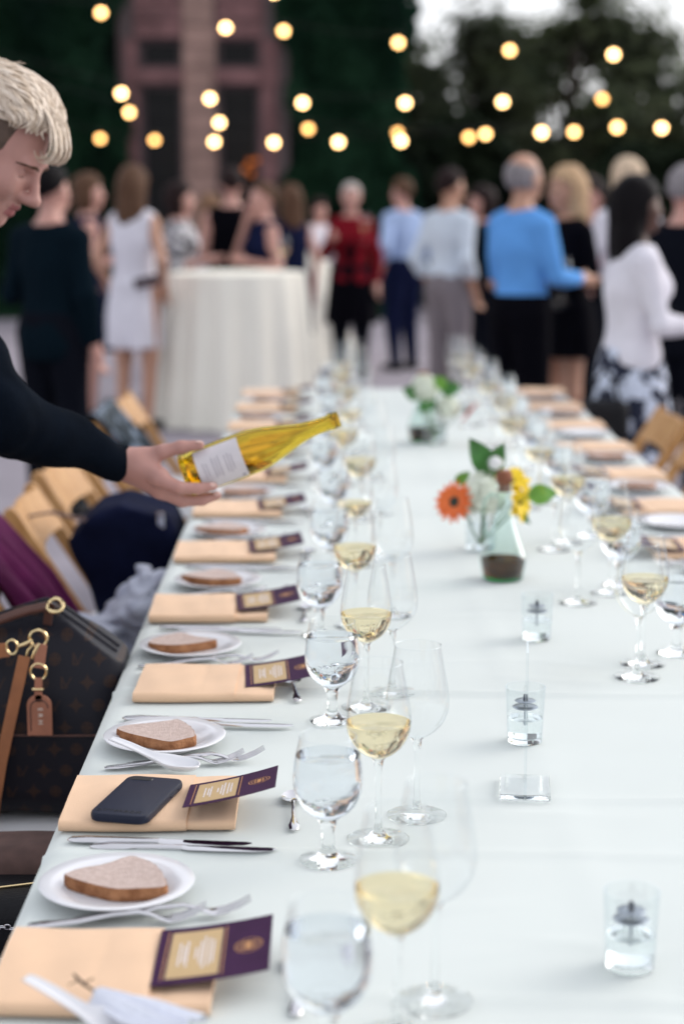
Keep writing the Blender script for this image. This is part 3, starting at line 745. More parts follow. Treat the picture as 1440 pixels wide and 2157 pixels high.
def mk_teaspoon():
    root = thing('teaspoon', 'x', 'spoon', (0, 0, 0), 0, 'small spoons above the settings')
    m = MB(); m.loft(bar_loft([(0.0, 0, 0.004, 0.002, 0.001), (0.003, 0, 0.0045, 0.0058, 0.0016), (0.016, 0, 0.005, 0.0080, 0.0018), (0.030, 0, 0.0055, 0.0055, 0.0018), (0.045, 0, 0.006, 0.0035, 0.0018), (0.08, 0, 0.0075, 0.003, 0.0018), (0.112, 0, 0.006, 0.0034, 0.0016)]))
    obj('handle', m, M['steel'], root, sharp=60)
    m = MB()
    def f(u, v):
        a = 2 * math.pi * u; r = v; return (0.135 + 0.026 * r * math.cos(a), 0.0165 * r * math.sin(a) * (1 - 0.12 * math.cos(a)), 0.0012 + 0.0055 * r * r)
    m.grid(f, 24, 5); obj('bowl', m, M['steel'], root)
    return root
def round_slab(x0, x1, y0, y1, z0, z1, r, seed, wob=0.0022):
    """soft folded cloth: a slab with rounded near and far folds"""
    m = MB(); rings = []; nx = 30
    zc, hz = (z0 + z1) / 2, (z1 - z0) / 2
    for i in range(nx + 1):
        u = i / nx; x = x0 + (x1 - x0) * u
        k = 1.0; dy = wob * math.sin(u * 5 + seed) ; dzz = wob * 0.5 * math.sin(u * 7 + seed * 2)
        ring = []
        for q in range(9):   # near fold
            a = math.pi / 2 + math.pi * q / 8; ring.append((x, y0 + hz + hz * math.cos(a) * 1.25 + dy, zc + hz * math.sin(a) * k + (dzz if math.sin(a) > 0 else 0)))
        for t in (0.25, 0.5, 0.75): ring.append((x, y0 + hz + (y1 - y0 - 2 * hz) * t, z0))
        for q in range(9):
            a = -math.pi / 2 + math.pi * q / 8; ring.append((x, y1 - hz + hz * math.cos(a) * 0.8 + dy * 0.5, zc + hz * math.sin(a) * k + (dzz if math.sin(a) > 0 else 0)))
        for t in (0.75, 0.5, 0.25): ring.append((x, y0 + hz + (y1 - y0 - 2 * hz) * t, z1 + dzz + 0.0012 * math.sin(t * 9 + u * 4 + seed) + 0.0010 * math.sin(u * 17 + t * 5 + seed * 3) - 0.0014 * math.exp(-((u - 0.62 - 0.05 * t) / 0.02) ** 2)))
        rings.append(ring)
    m.loft(rings); return m
def mk_napkin(seed):
    def f():
        root = thing('folded_napkin', 'x', 'napkin', (0, 0, 0), 0, 'folded peach napkins')
        hy = 0.103
        obj('inner_fold', round_slab(-0.020, 0.118, -hy + 0.006, hy - 0.002, 0.0012, 0.0150, 0.006, seed), M['napkin'], root, sharp=60)
        obj('inner_layer', round_slab(-0.020, 0.1135, -hy + 0.010, hy - 0.006, 0.0035, 0.0118, 0.004, seed + 2), M['napkin'], root, sharp=60)
        obj('outer_fold', round_slab(-0.120, 0.052, -hy, hy, 0.0008, 0.0178, 0.007, seed + 1), M['napkin'], root, sharp=60)
        return root
    return f
def mk_card():
    root = thing('menu_card', 'x', 'card', (0, 0, 0), 0, 'dark purple menu cards')
    L, Wd = 0.128, 0.150
    m = MB()
    for i in range(8):
        x0, x1 = L * i / 8, L * (i + 1) / 8
    def bend(x): return 0.010 * (x / L) ** 2
    rings = [[(L * i / 8, -Wd / 2, bend(L * i / 8)), (L * i / 8, Wd / 2, bend(L * i / 8)), (L * i / 8, Wd / 2, bend(L * i / 8) + 0.0006), (L * i / 8, -Wd / 2, bend(L * i / 8) + 0.0006)] for i in range(9)]
    m.loft(rings); obj('sheet', m, M['card'], root, smooth=False)
    def patch(name, x0, x1, y0, y1, dz, mm, par=root):
        q = MB(); n = 5
        q.grid(lambda u, v: (x0 + (x1 - x0) * u, y0 + (y1 - y0) * v, bend(x0 + (x1 - x0) * u) + 0.0006 + dz), n, 1); return obj(name, q, mm, par)
    panel = patch('gold_panel', 0.0145, 0.072, -0.061, 0.061, 0.00025, M['card_gold'])
    for x0 in (0.0095, 0.0755): patch('gold_rule', x0, x0 + 0.0011, -0.064, 0.064, 0.00025, M['card_line'])
    for x, h in ((0.026, 0.030), (0.031, 0.022), (0.0345, 0.034), (0.0445, 0.014), (0.0495, 0.030), (0.0535, 0.042), (0.0590, 0.036), (0.0635, 0.030)):
        rr = random.Random(int(x * 1e5)); y = -h
        while y < h:      # broken strokes, as small type reads at this size
            l_ = rr.uniform(0.004, 0.011); patch('text_line', x - 0.0011, x + 0.0011, y, min(h, y + l_), 0.0005, M['card_text'], panel); y += l_ + 0.0012
    def ring(rx, ry, wd, a0=0, a1=2 * math.pi, cx=0.103):
        q = MB(); n = 36
        def f(u, v):
            a = a0 + (a1 - a0) * u; k = 1 + (wd * (v - 0.5)) / rx; x = cx + rx * k * math.cos(a); y = ry * (1 + wd * (v - 0.5) / ry) * math.sin(a); return (x, y, bend(x) + 0.0009)
        q.grid(f, n, 1); return q
    em = obj('emblem', ring(0.0150, 0.0185, 0.0012), M['card_line'], root)
    obj('emblem_arc', ring(0.0112, 0.0140, 0.0011, R(115), R(245)), M['card_line'], em)
    obj('emblem_arc', ring(0.0112, 0.0140, 0.0011, R(-65), R(65)), M['card_line'], em)
    obj('emblem_arc', ring(0.0070, 0.0090, 0.0010, R(110), R(250)), M['card_line'], em)
    obj('emblem_arc', ring(0.0070, 0.0090, 0.0010, R(-70), R(70)), M['card_line'], em)
    patch('emblem_bar', 0.1000, 0.1055, -0.011, 0.011, 0.0003, M['card_line'], em); patch('emblem_bar', 0.0968, 0.0980, -0.012, 0.012, 0.0003, M['card_line'], em); patch('emblem_bar', 0.1075, 0.1087, -0.012, 0.012, 0.0003, M['card_line'], em)
    return root

def side_pos(side, x, y, yk):
    """a place in a setting: x from the left table edge frame, y offset from the setting's middle"""
    return (x, yk + y) if side == 'L' else (2 * CXT - x, yk - y)
for side, YS in (('L', YL), ('R', YR)):
    base = 0 if side == 'L' else R(180)
    row = 'on the waiter side' if side == 'L' else 'on the right hand side'
    for k, yk in enumerate(YS):
        o_ = ORD[k]; rr = random.Random(100 + k + (50 if side == 'R' else 0)); j = lambda a: rr.uniform(-a, a)
        near_edge = side == 'L' or yk > 4.0     # the right row is only in view from here on
        def L(s): return s % {'o': o_, 'r': row}
        if near_edge:
            nx = {0: -0.240, 1: -0.243, 2: -0.208}.get(k, -0.240) if side == 'L' else -0.240 + j(0.01)
            x, y = side_pos(side, nx, -0.022, yk); nl = L('folded peach napkin, %(o)s from the camera %(r)s')
            if side == 'L' and k == 1: nl = 'folded peach napkin lying under the black phone'
            if side == 'L' and k == 0: nl = 'folded peach napkin nearest the camera, under the ceramic spoon and twig'
            put('napkin%d' % (k % 3), mk_napkin(k % 3), (x, y, TZ + 0.001), base + j(0.02), nl)
            cx, cyo, rot, tilt = {0: (-0.189, -0.012, 0.0, R(-4)), 1: (-0.195, -0.052, R(1), R(-8)), 2: (-0.1435, -0.006, R(3), R(-5))}.get(k, (-0.186, -0.014 + j(0.01), R(3) + j(0.06), R(-4))) if side == 'L' else (-0.186, -0.014, j(0.06), R(-4))
            x, y = side_pos(side, cx, cyo, yk)
            if side == 'L' or k < 6:
                zc = TZ + (0.0205 if (k != 2 or side != 'L') else 0.0175)
                put('card', mk_card, (x, y, zc + (0.008 if (k == 1 and side == 'L') else 0)), (R(-7) if (k == 1 and side == 'L') else 0, tilt, base + rot), L('dark purple and gold menu card on the %(o)s napkin %(r)s') if not (side == 'L' and k == 1) else 'tilted purple and gold menu card beside the black phone')
            dyp = -0.048 + {0: 0.269, 1: 0.321, 2: 0.274, 3: 0.279, 4: 0.276}.get(k, 0.28); px_ = {0: -0.259, 1: -0.254, 2: -0.257, 3: -0.240, 4: -0.246}.get(k, -0.25 + j(0.008))
            x, y = side_pos(side, px_, dyp, yk)
            if y < TY1 - 0.12:
                put('plate', mk_plate, (x, y, TZ + 0.001), j(3), L('white bread plate after the %(o)s napkin %(r)s'))
                bx, by, br = {0: (0.0, 0.004, 0.0), 1: (-0.012, -0.002, R(-8)), 2: (-0.014, 0, R(-6)), 3: (-0.015, 0.01, R(4)), 4: (-0.02, 0, R(10))}.get(k, (j(0.02), j(0.015), j(0.5)))
                if side == 'L' or k % 3 != 1:
                    put('bread%d' % (k % 3), mk_bread(k % 3 + 4), (x + bx, y + by, TZ + 0.0085), base + br, L('brown crusted bread slice on the %(o)s plate %(r)s'))
            fk = {0: ((-0.352, 0.112, R(7), 'front'), (-0.300, 0.130, R(7), 'rear')), 1: ((-0.333, 0.145, R(10), 'front'), (-0.303, 0.158, R(9), 'rear'))}.get(k, ((-0.335 + j(0.01), 0.108, R(6) + j(0.04), 'front'), (-0.300 + j(0.01), 0.128, R(6) + j(0.04), 'rear')))
            for fx, fy, fr, fl in fk:
                x, y = side_pos(side, fx, fy, yk)
                if y < TY1 - 0.08: put('fork', mk_fork, (x, y, TZ + 0.001 + (0.001 if fl == 'rear' else 0)), base + fr, L(fl + ' fork beside the %(o)s napkin %(r)s'))
            if not (side == 'L' and k == 0):
                kn = {1: ((-0.345, -0.158, R(-5), 'rear'), (-0.312, -0.184, R(-4), 'front')), 2: ((-0.335, -0.222, R(-5), 'rear'), (-0.300, -0.255, R(-3.5), 'front'))}.get(k, ((-0.325 + j(0.01), -0.170, R(-4) + j(0.04), 'rear'), (-0.300 + j(0.01), -0.196, R(-3) + j(0.04), 'front')))
                for fx, fy, fr, fl in kn:
                    x, y = side_pos(side, fx, fy, yk); put('knife', mk_knife, (x, y, TZ + 0.001), base + fr, L(fl + ' table knife beside the %(o)s napkin %(r)s'))
            if k < 7:
                x, y = side_pos(side, -0.042 + j(0.01), -0.125, yk); put('teaspoon', mk_teaspoon, (x, y, TZ + 0.001), base + R(92) + j(0.1), L('small spoon behind the water goblet at the %(o)s setting %(r)s'))
        # three glasses to the right of each setting
        if side == 'L' or yk > 3.0:
            x, y = side_pos(side, 0.001 + (0 if k < 2 and side == 'L' else j(0.02)), -0.228, yk)
            if side == 'L' and k == 0: x, y = 0.0, 1.665
            if y > 1.0: put('goblet', MK['goblet'], (x, y, TZ + 0.001), j(3), L('water goblet at the %(o)s setting %(r)s'))
            x, y = side_pos(side, 0.068 + (0 if k < 2 and side == 'L' else j(0.02)), -0.150, yk)
            if side == 'L' and k == 0: x, y = 0.070, 1.722
            lowf = (k % 3 == 1 and k > 2)
            if y > 1.0 and y < TY1 - 0.05: put('wineglass_low' if lowf else 'wineglass', MK['wineglass_low' if lowf else 'wineglass'], (x, y, TZ + 0.001), j(3), L('glass of white wine at the %(o)s setting %(r)s'))
            x, y = side_pos(side, 0.124 + (0 if k < 2 and side == 'L' else j(0.02)), -0.057, yk)
            if side == 'L' and k == 0: x, y = 0.114, 1.806
            if y < TY1 - 0.05: put('emptyglass', MK['emptyglass'], (x, y, TZ + 0.001), j(3), L('empty wine glass at the %(o)s setting %(r)s'))

# ------------------------------------------------------------------ oil candle cups
def mk_cup():
    root = thing('oil_candle', 'x', 'candle', (0, 0, 0), 0, 'glass oil candles along the table middle')
    g_ = MB(); g_.lathe([(0.0, 0.0006), (0.0265, 0.0006), (0.0275, 0.003), (0.0315, 0.090), (0.0315, 0.0905), (0.0300, 0.0905), (0.0265, 0.0105), (0.0, 0.010)], 40)
    obj('cup', g_, M['glass_cup'], root, sharp=60)
    b = MB(); b.lathe([(0.0, 0.0012), (0.0258, 0.0012), (0.0266, 0.003), (0.0262, 0.0096), (0.0, 0.0096)], 36); obj('glass_base', b, M['crystal'], root, sharp=60)
    l_ = MB(); l_.lathe([(0.0005, 0.0112), (0.0258, 0.0112), (0.0277, 0.040), (0.0005, 0.0402)], 36); obj('lamp_oil', l_, M['lamp_oil'], root, sharp=50)
    f_ = MB()
    for z, r in ((0.056, 0.0205), (0.066, 0.0165)):
        f_.lathe([(0.004, z + 0.001), (r - 0.002, z), (r, z + 0.0012), (r - 0.002, z + 0.0026), (0.004, z + 0.0022)], 30)
    f_.lathe([(0.0016, 0.030), (0.0016, 0.068)], 10); obj('float', f_, M['metal_float'], root, sharp=60)
    w_ = MB(); w_.lathe([(0.0, 0.067), (0.0036, 0.0675), (0.0036, 0.072), (0.0026, 0.0775), (0.0, 0.0785)], 12); obj('wick', w_, M['wick'], root)
    return root
for (x, y), l_ in (((0.337, 1.892), 'glass oil candle nearest the camera at the bottom right'), ((0.311, 2.735), 'glass oil candle right behind the clear acrylic stand'), ((0.406, 3.40), 'glass oil candle between the acrylic stand and the oil bottle')):
    put('cup', mk_cup, (x, y, TZ + 0.001), 0.3 + y, l_)
# ------------------------------------------------------------------ clear acrylic sign stand, seen edge on
st = thing('sign_stand', 'clear acrylic table sign stand seen edge on', 'sign stand', (0.286, 2.50, TZ + 0.001), R(-6.0))
m = MB(); m.box((0, 0, 0.0045), (0.036, 0.048, 0.004)); obj('base', m, M['acrylic'], st, smooth=False, bevel=0.001)
m = MB(); m.box((0, 0, 0.112), (0.0016, 0.048, 0.105)); obj('panel', m, M['glass_cup'], st, smooth=False)
# ------------------------------------------------------------------ oil cruet
def mk_cruet():
    root = thing('oil_cruet', 'x', 'oil bottle', (0, 0, 0), 0, 'oil cruets')
    prof = arc([(0.034, 0.001), (0.0385, 0.004), (0.0445, 0.038), (0.043, 0.050), (0.030, 0.085), (0.0175, 0.122), (0.0135, 0.150), (0.0135, 0.172), (0.0165, 0.178), (0.0165, 0.182)])
    b = MB(); b.lathe(prof, 36, cap0=True); obj('bottle', b, M['glass_green'], root)
    o_ = MB(); o_.lathe([(max(r - 0.0022, 0), z + 0.0075) for r, z in prof if z < 0.033] + [(0.0415, 0.0405), (0.0, 0.0405)], 36, cap0=True); obj('oil', o_, M['oil'], root, sharp=50)
    b = MB(); b.lathe([(0.0, 0.0015), (0.0335, 0.0015), (0.0370, 0.004), (0.0365, 0.0075), (0.0, 0.0075)], 32); obj('thick_base', b, M['green_base'], root, sharp=50)
    h = MB(); h.tube([(-0.0145, 0, 0.158), (-0.024, 0, 0.163), (-0.036, 0, 0.152), (-0.040, 0, 0.128), (-0.036, 0, 0.100), (-0.031, 0, 0.082)], [0.005, 0.0045, 0.0042, 0.0042, 0.0045, 0.005], 10); obj('handle', h, M['glass_green'], root)
    c = MB(); c.lathe([(0.0, 0.166), (0.0112, 0.167), (0.0118, 0.182), (0.0150, 0.184), (0.0158, 0.190), (0.0145, 0.203), (0.011, 0.206), (0.0, 0.2065)], 20); obj('cork', c, M['cork'], root, sharp=45)
    root.scale = (1.2, 1.2, 1.2)
    return root
put('cruet', mk_cruet, (0.394, 3.955, TZ + 0.001), R(8), 'green glass oil bottle with dark oil and brown cork by the gerbera')
put('cruet', mk_cruet, (0.335, 6.25, TZ + 0.001), R(150), 'far small oil bottle beside the white flower vase')
# ------------------------------------------------------------------ phone on the second napkin
def rrect(hx, hy, r, n=6):
    out = []
    for cx, cy, a0 in ((hx - r, hy - r, 0), (-hx + r, hy - r, 90), (-hx + r, -hy + r, 180), (hx - r, -hy + r, 270)):
        for q in range(n + 1):
            a = R(a0 + 90 * q / n); out.append((cx + r * math.cos(a), cy + r * math.sin(a)))
    return out
ph = thing('phone', 'black cased phone lying face down on a peach napkin', 'phone', (-0.262, 2.392, TZ + 0.0195), R(-13.5))
m = MB(); rings = []
for s_, z in ((0.0028, 0.0), (0.0006, 0.0018), (0.0, 0.005), (0.0, 0.009), (0.0012, 0.0122), (0.0030, 0.0128)):
    rings.append([(x, y, z) for x, y in rrect(0.0415 - s_, 0.083 - s_, 0.0135)])
m.loft(rings); obj('case', m, M['phone'], ph, sharp=35)
m = MB(); m.loft([[(x - 0.018, y + 0.069, z) for x, y in rrect(0.017 - s_, 0.0065 - s_, 0.006)] for s_, z in ((0, 0.0127), (0.0006, 0.0138))]); obj('camera_bump', m, M['phone_text'], ph)
m = MB(); m.box((0.0412, 0.030, 0.0068), (0.0012, 0.012, 0.0016)); obj('side_button', m, M['phone'], ph, smooth=False, bevel=0.0006)
m = MB(); m.box((0.0412, 0.058, 0.0068), (0.0012, 0.006, 0.0016)); obj('side_button', m, M['phone'], ph, smooth=False, bevel=0.0006)
def lettering(name, text, size, mm, parent, loc, rot, ext=0.0002):
    cu = bpy.data.curves.new(name, 'FONT'); cu.body = text; cu.size = size; cu.extrude = ext; cu.align_x = 'CENTER'; cu.align_y = 'CENTER'; cu.resolution_u = 3
    cu.space_character = 1.15
    t = bpy.data.objects.new(name, cu); COL.objects.link(t)
    me = bpy.data.meshes.new_from_object(t.evaluated_get(bpy.context.evaluated_depsgraph_get())); bpy.data.objects.remove(t)
    me.materials.clear(); me.materials.append(mm)
    return link(name, me, parent, loc, rot)
lettering('lettering', 'OTTERBOX', 0.0112, M['phone_text'], ph, (-0.003, -0.068, 0.0130), (0, 0, 0))

# ------------------------------------------------------------------ ceramic soup spoons
def mk_soupspoon():
    m = MB()
    S_ = [(0.0, 0.0045, 0.036, 0.0015), (0.006, 0.0075, 0.0352, 0.003), (0.03, 0.0090, 0.0290, 0.0040), (0.055, 0.0095, 0.0205, 0.0055), (0.075, 0.0115, 0.0125, 0.0085), (0.090, 0.0180, 0.0075, 0.0120), (0.105, 0.0225, 0.0035, 0.0135), (0.120, 0.0235, 0.0030, 0.0130), (0.135, 0.0195, 0.0045, 0.0110), (0.145, 0.0110, 0.0085, 0.006), (0.1485, 0.003, 0.0125, 0.002)]
    ss = arc([(a, b) for a, b, _, _ in S_]); zz = arc([(a, c) for a, _, c, _ in S_]); dd = arc([(a, d) for a, _, _, d in S_])
    n = len(ss) - 1
    m.grid(lambda u, v: (ss[round(u * n)][0], ss[round(u * n)][1] * (2 * v - 1), zz[round(u * n)][1] + dd[round(u * n)][1] * abs(2 * v - 1) ** 2.2 + 0.0024), n, 14)
    o = tag(obj('soup_spoon', m, M['porcelain'], sharp=None), 'x', 'spoon', 'white ceramic soup spoons')
    sd = o.modifiers.new('wall', 'SOLIDIFY'); sd.thickness = 0.0024; sd.offset = 0
    return o
put('soupspoon', mk_soupspoon, (-0.327, 2.622, TZ + 0.003), R(-23), 'white ceramic soup spoon resting beside the black phone')
put('soupspoon', mk_soupspoon, (-0.312, 1.745, TZ + 0.0185), (0, R(2), R(-27)), 'white ceramic soup spoon at the bottom left corner')
# favour: pleated white ribbon with a dry twig
M['ribbon'] = mat('ribbon', (0.72, 0.74, 0.82), 0.45, var=0.05, vscale=80, spec=0.4)
M['twig'] = mat('twig', (0.045, 0.028, 0.02), 0.9)
fv = thing('ribbon_favour', 'white pleated ribbon bundle with a dry twig on the nearest napkin', 'favour', (-0.200, 1.722, TZ + 0.0195), R(-33))
m = MB()
def rb_(u, v):
    s = u; w = 0.012 + 0.018 * math.sin(min(1, s * 1.2) * math.pi * 0.6)
    pl = 0.0045 * math.sin(v * 21 + s * 2.5) * (0.4 + 0.6 * s) + 0.002 * math.sin(v * 47 + s * 9)
    return (-0.045 + 0.12 * s, w * (2 * v - 1), 0.012 + 0.012 * math.sin(math.pi * v) * (1 - 0.4 * s) + pl)
m.grid(rb_, 30, 60); o = obj('ribbon', m, M['ribbon'], fv); sd = o.modifiers.new('wall', 'SOLIDIFY'); sd.thickness = 0.0008
m = MB(); m.tube([(-0.098, 0.026, 0.018), (-0.080, 0.018, 0.016), (-0.055, 0.008, 0.017), (-0.02, 0.0, 0.016)], [0.0014, 0.0018, 0.0012, 0.001], 7); m.tube([(-0.078, 0.017, 0.016), (-0.066, 0.020, 0.024)], [0.001, 0.0006], 6); m.tube([(-0.086, 0.021, 0.017), (-0.092, 0.010, 0.014)], [0.001, 0.0006], 6)
obj('twig', m, M['twig'], fv)

# ------------------------------------------------------------------ flower vases
M['orange_petal'] = mat('orange_petal', (0.78, 0.16, 0.03), 0.55, var=0.15, vscale=40)
M['red_petal'] = mat('red_petal', (0.66, 0.06, 0.02), 0.55, var=0.15, vscale=40)
M['yellow_petal'] = mat('yellow_petal', (0.86, 0.60, 0.01), 0.55, var=0.10, vscale=40)
M['white_petal'] = mat('white_petal', (0.72, 0.76, 0.64), 0.6, var=0.08, vscale=40)
M['pure_petal'] = mat('pure_petal', (0.82, 0.82, 0.82), 0.6)
M['gerbera_eye'] = mat('gerbera_eye', (0.025, 0.035, 0.025), 0.8, var=0.3, vscale=200)
M['green_leaf'] = mat('green_leaf', (0.045, 0.17, 0.030), 0.45, var=0.25, vscale=30)
M['green_leaf2'] = mat('green_leaf2', (0.14, 0.33, 0.035), 0.45, var=0.2, vscale=30)
M['stalk'] = mat('stalk', (0.07, 0.16, 0.05), 0.6)
VZ = TZ + 0.001
def vase(label, x, y, r=0.036, h=0.105):
    root = thing('glass_vase', label, 'vase', (x, y, VZ), 0, 'small glass flower vases')
    m = MB(); m.lathe([(0.0, 0.0008), (r, 0.0008), (r + 0.001, 0.004), (r + 0.0005, h), (r - 0.001, h), (r - 0.0012, 0.007), (0, 0.006)], 36); obj('glass', m, M['glass_cup'], root, sharp=60)
    m = MB(); m.lathe([(0.0005, 0.0075), (r - 0.0025, 0.0075), (r - 0.0022, h * 0.62), (0.0005, h * 0.62 + 0.0002)], 32); obj('water', m, M['water'], root, sharp=50)
def petal_mesh(L, Wd, mm, cup=0.12):
    m = MB(); m.grid(lambda u, v: (L * u, Wd * (2 * v - 1) * math.sin(math.pi * min(1, 0.12 + u * 0.86)) ** 0.7, cup * L * (u * (1 - u) * 2 - 0.15 * u) + 0.15 * Wd * (2 * v - 1) ** 2), 6, 4)
    return m.mesh('petal', mm)
def basis(n):
    n = Vector(n).normalized(); return n.to_track_quat('Z', 'Y').to_euler()
def flower(name, label, cat, pos, nrm, foot, pm, n_out, L, Wd, eye=0.012, rows=2):
    root = thing(name, label, cat, (0, 0, 0)); root.location = pos
    hd = MB(); hd.lathe([(0.0, -0.006), (eye * 0.8, -0.004), (eye, 0.001), (eye * 0.8, 0.005), (0, 0.006)], 18); head = obj('flower_eye', hd, M['gerbera_eye'], root, rot=basis(nrm))
    me = petal_mesh(L, Wd, pm)
    for q in range(rows):
        for i in range(n_out):
            a = 2 * math.pi * (i + 0.5 * q) / n_out + rnd.uniform(-0.06, 0.06)
            e = Matrix.Rotation(a, 4, 'Z') @ Matrix.Translation((eye * 0.6, 0, 0.001 * q)) @ Matrix.Rotation(R(-6 - 14 * q + rnd.uniform(-7, 7)), 4, 'Y') @ Matrix.Scale(1 - 0.22 * q, 4)
            p = link('petal', me, head); p.matrix_local = e
    st_ = MB(); d = Vector(foot) - Vector(pos); st_.tube([(0, 0, 0), Vector(nrm).normalized() * -0.018, d * 0.5 + Vector((0, 0, 0.012)), d], [0.0022, 0.002, 0.002, 0.002], 7); obj('stalk', st_, M['stalk'], root)
def leaf(label, pos, tip, wd, mm, foot, nrm=(0, -1, 0.3)):
    root = thing('leaf_sprig', label, 'leaf', pos)
    d = Vector(tip) - Vector(pos); u_ = d.normalized(); nn = Vector(nrm); nn = (nn - u_ * nn.dot(u_)).normalized(); b_ = nn.cross(u_)
    m = MB(); m.grid(lambda u, v: d * u + b_ * (wd * (2 * v - 1) * math.sin(math.pi * (0.04 + 0.96 * u) ** 0.75) ** 0.9) + nn * (-0.25 * wd * (1 - abs(2 * v - 1)) + 0.15 * d.length * u * (1 - u)), 12, 6)
    obj('blade', m, mm, root)
    s_ = MB(); f_ = Vector(foot) - Vector(pos); s_.tube([(0, 0, 0), f_ * 0.5, f_], 0.0016, 6); obj('stalk', s_, M['stalk'], root)
def ball(name, label, cat, pos, r, mm, foot, n, sz, seed):
    root = thing(name, label, cat, pos); rr = np.random.default_rng(seed)
    v = rr.normal(0, 1, (n, 3)); v /= np.linalg.norm(v, axis=1)[:, None]; v = v[v[:, 2] > -0.75]; P = v * r * rr.uniform(0.88, 1.05, (len(v), 1))
    m = MB()
    for p, nn in zip(P, v):
        q = Vector(nn).to_track_quat('Z', 'Y').to_matrix() @ Matrix.Rotation(rr.uniform(0, 6.28), 3, 'Z')
        for i in range(4):
            a = i * math.pi / 2; c_, s_ = math.cos(a), math.sin(a)
            pts = [(0, 0, 0), (sz * 0.55, -sz * 0.42, sz * 0.15), (sz * 1.0, 0, sz * 0.05), (sz * 0.55, sz * 0.42, sz * 0.15)]
            m.add([Vector(p) + q @ Vector((c_ * x - s_ * y, s_ * x + c_ * y, z)) for x, y, z in pts], [[0, 1, 2, 3]])
    o = obj('florets', m, mm, root, sharp=None); o['kind'] = 'stuff'
    c = MB(); c.lathe([(0.001, -r * 0.86)] + [(r * 0.86 * math.sin(a), -r * 0.86 * math.cos(a)) for a in [i * math.pi / 8 for i in range(1, 8)]] + [(0.001, r * 0.86)], 14); obj('core', c, mm, root)
    s_ = MB(); f_ = Vector(foot) - Vector(pos); s_.tube([(0, 0, 0), f_ * 0.5, f_], 0.003, 7); obj('stalk', s_, M['stalk'], root)
vx, vy = 0.372, 4.295
vase('small glass flower vase behind the green oil bottle', vx, vy)
F_ = (vx, vy, VZ + 0.015)
flower('gerbera', 'orange gerbera with dark eye leaning left from the middle vase', 'flower', (vx - 0.064, vy - 0.02, VZ + 0.122), (-0.55, -0.75, 0.28), F_, M['orange_petal'], 16, 0.045, 0.0075, 0.015)
ball('hydrangea', 'large greenish white hydrangea bloom in the middle vase', 'flower', (vx + 0.008, vy, VZ + 0.138), 0.055, M['white_petal'], F_, 150, 0.011, 5)
flower('yellow_lily', 'upright yellow bloom right above the cork of the oil bottle', 'flower', (vx + 0.078, vy + 0.02, VZ + 0.165), (0.2, -0.5, 0.8), F_, M['yellow_petal'], 7, 0.046, 0.014, 0.006, 2)
flower('yellow_lily', 'lower yellow bloom right of the oil bottle neck', 'flower', (vx + 0.092, vy + 0.0, VZ + 0.115), (0.75, -0.6, 0.15), F_, M['yellow_petal'], 7, 0.046, 0.014, 0.006, 2)
leaf('large upright green leaf above the middle vase', (vx + 0.028, vy + 0.01, VZ + 0.185), (vx - 0.030, vy + 0.0, VZ + 0.275), 0.030, M['green_leaf'], F_)
leaf('second upright green leaf above the hydrangea', (vx + 0.020, vy + 0.02, VZ + 0.180), (vx + 0.055, vy + 0.01, VZ + 0.262), 0.024, M['green_leaf'], F_)
leaf('light green leaf pointing right from the middle vase', (vx + 0.115, vy, VZ + 0.135), (vx + 0.185, vy - 0.01, VZ + 0.142), 0.026, M['green_leaf2'], F_)
leaf('narrow green leaf hanging behind the oil bottle neck', (vx + 0.085, vy, VZ + 0.10), (vx + 0.12, vy - 0.01, VZ + 0.065), 0.010, M['green_leaf'], F_)
leaf('green leaf behind the orange gerbera', (vx - 0.060, vy + 0.02, VZ + 0.16), (vx - 0.025, vy + 0.02, VZ + 0.19), 0.014, M['green_leaf2'], F_)
ball('white_blossom', 'cluster of tiny white blossoms before the upright leaf', 'flower', (vx + 0.032, vy - 0.02, VZ + 0.215), 0.017, M['pure_petal'], F_, 24, 0.007, 6)
wx_, wy_ = 0.374, 6.205
vase('far glass vase holding white flowers and green leaves', wx_, wy_, 0.042, 0.11)
F2 = (wx_, wy_, VZ + 0.015)
ball('hydrangea', 'pale bloom with green leaves in the far vase', 'flower', (wx_ - 0.035, wy_, VZ + 0.19), 0.050, M['white_petal'], F2, 110, 0.012, 8)
ball('hydrangea', 'lower white bloom at the right of the far vase', 'flower', (wx_ + 0.045, wy_ - 0.01, VZ + 0.125), 0.040, M['white_petal'], F2, 80, 0.012, 9)
flower('gerbera', 'red gerbera seen edge on beside the far vase', 'flower', (wx_ + 0.112, wy_ - 0.02, VZ + 0.118), (0.75, -0.15, -0.62), F2, M['red_petal'], 14, 0.042, 0.008, 0.012)
for i, (l_, a, b_) in enumerate((('dark green leaf at the left of the far vase', (-0.055, 0.17), (-0.115, 0.195)), ('dark green leaf at the right of the far bloom', (0.02, 0.185), (0.09, 0.205)), ('drooping green leaf in front of the far vase', (-0.01, 0.16), (-0.06, 0.115)), ('yellowish green leaf on top of the far bloom', (0.0, 0.20), (0.035, 0.235)))):
    leaf(l_, (wx_ + a[0], wy_ - 0.03, VZ + a[1]), (wx_ + b_[0], wy_ - 0.05, VZ + b_[1]), 0.027, M['green_leaf2' if i == 3 else 'green_leaf'], F2)

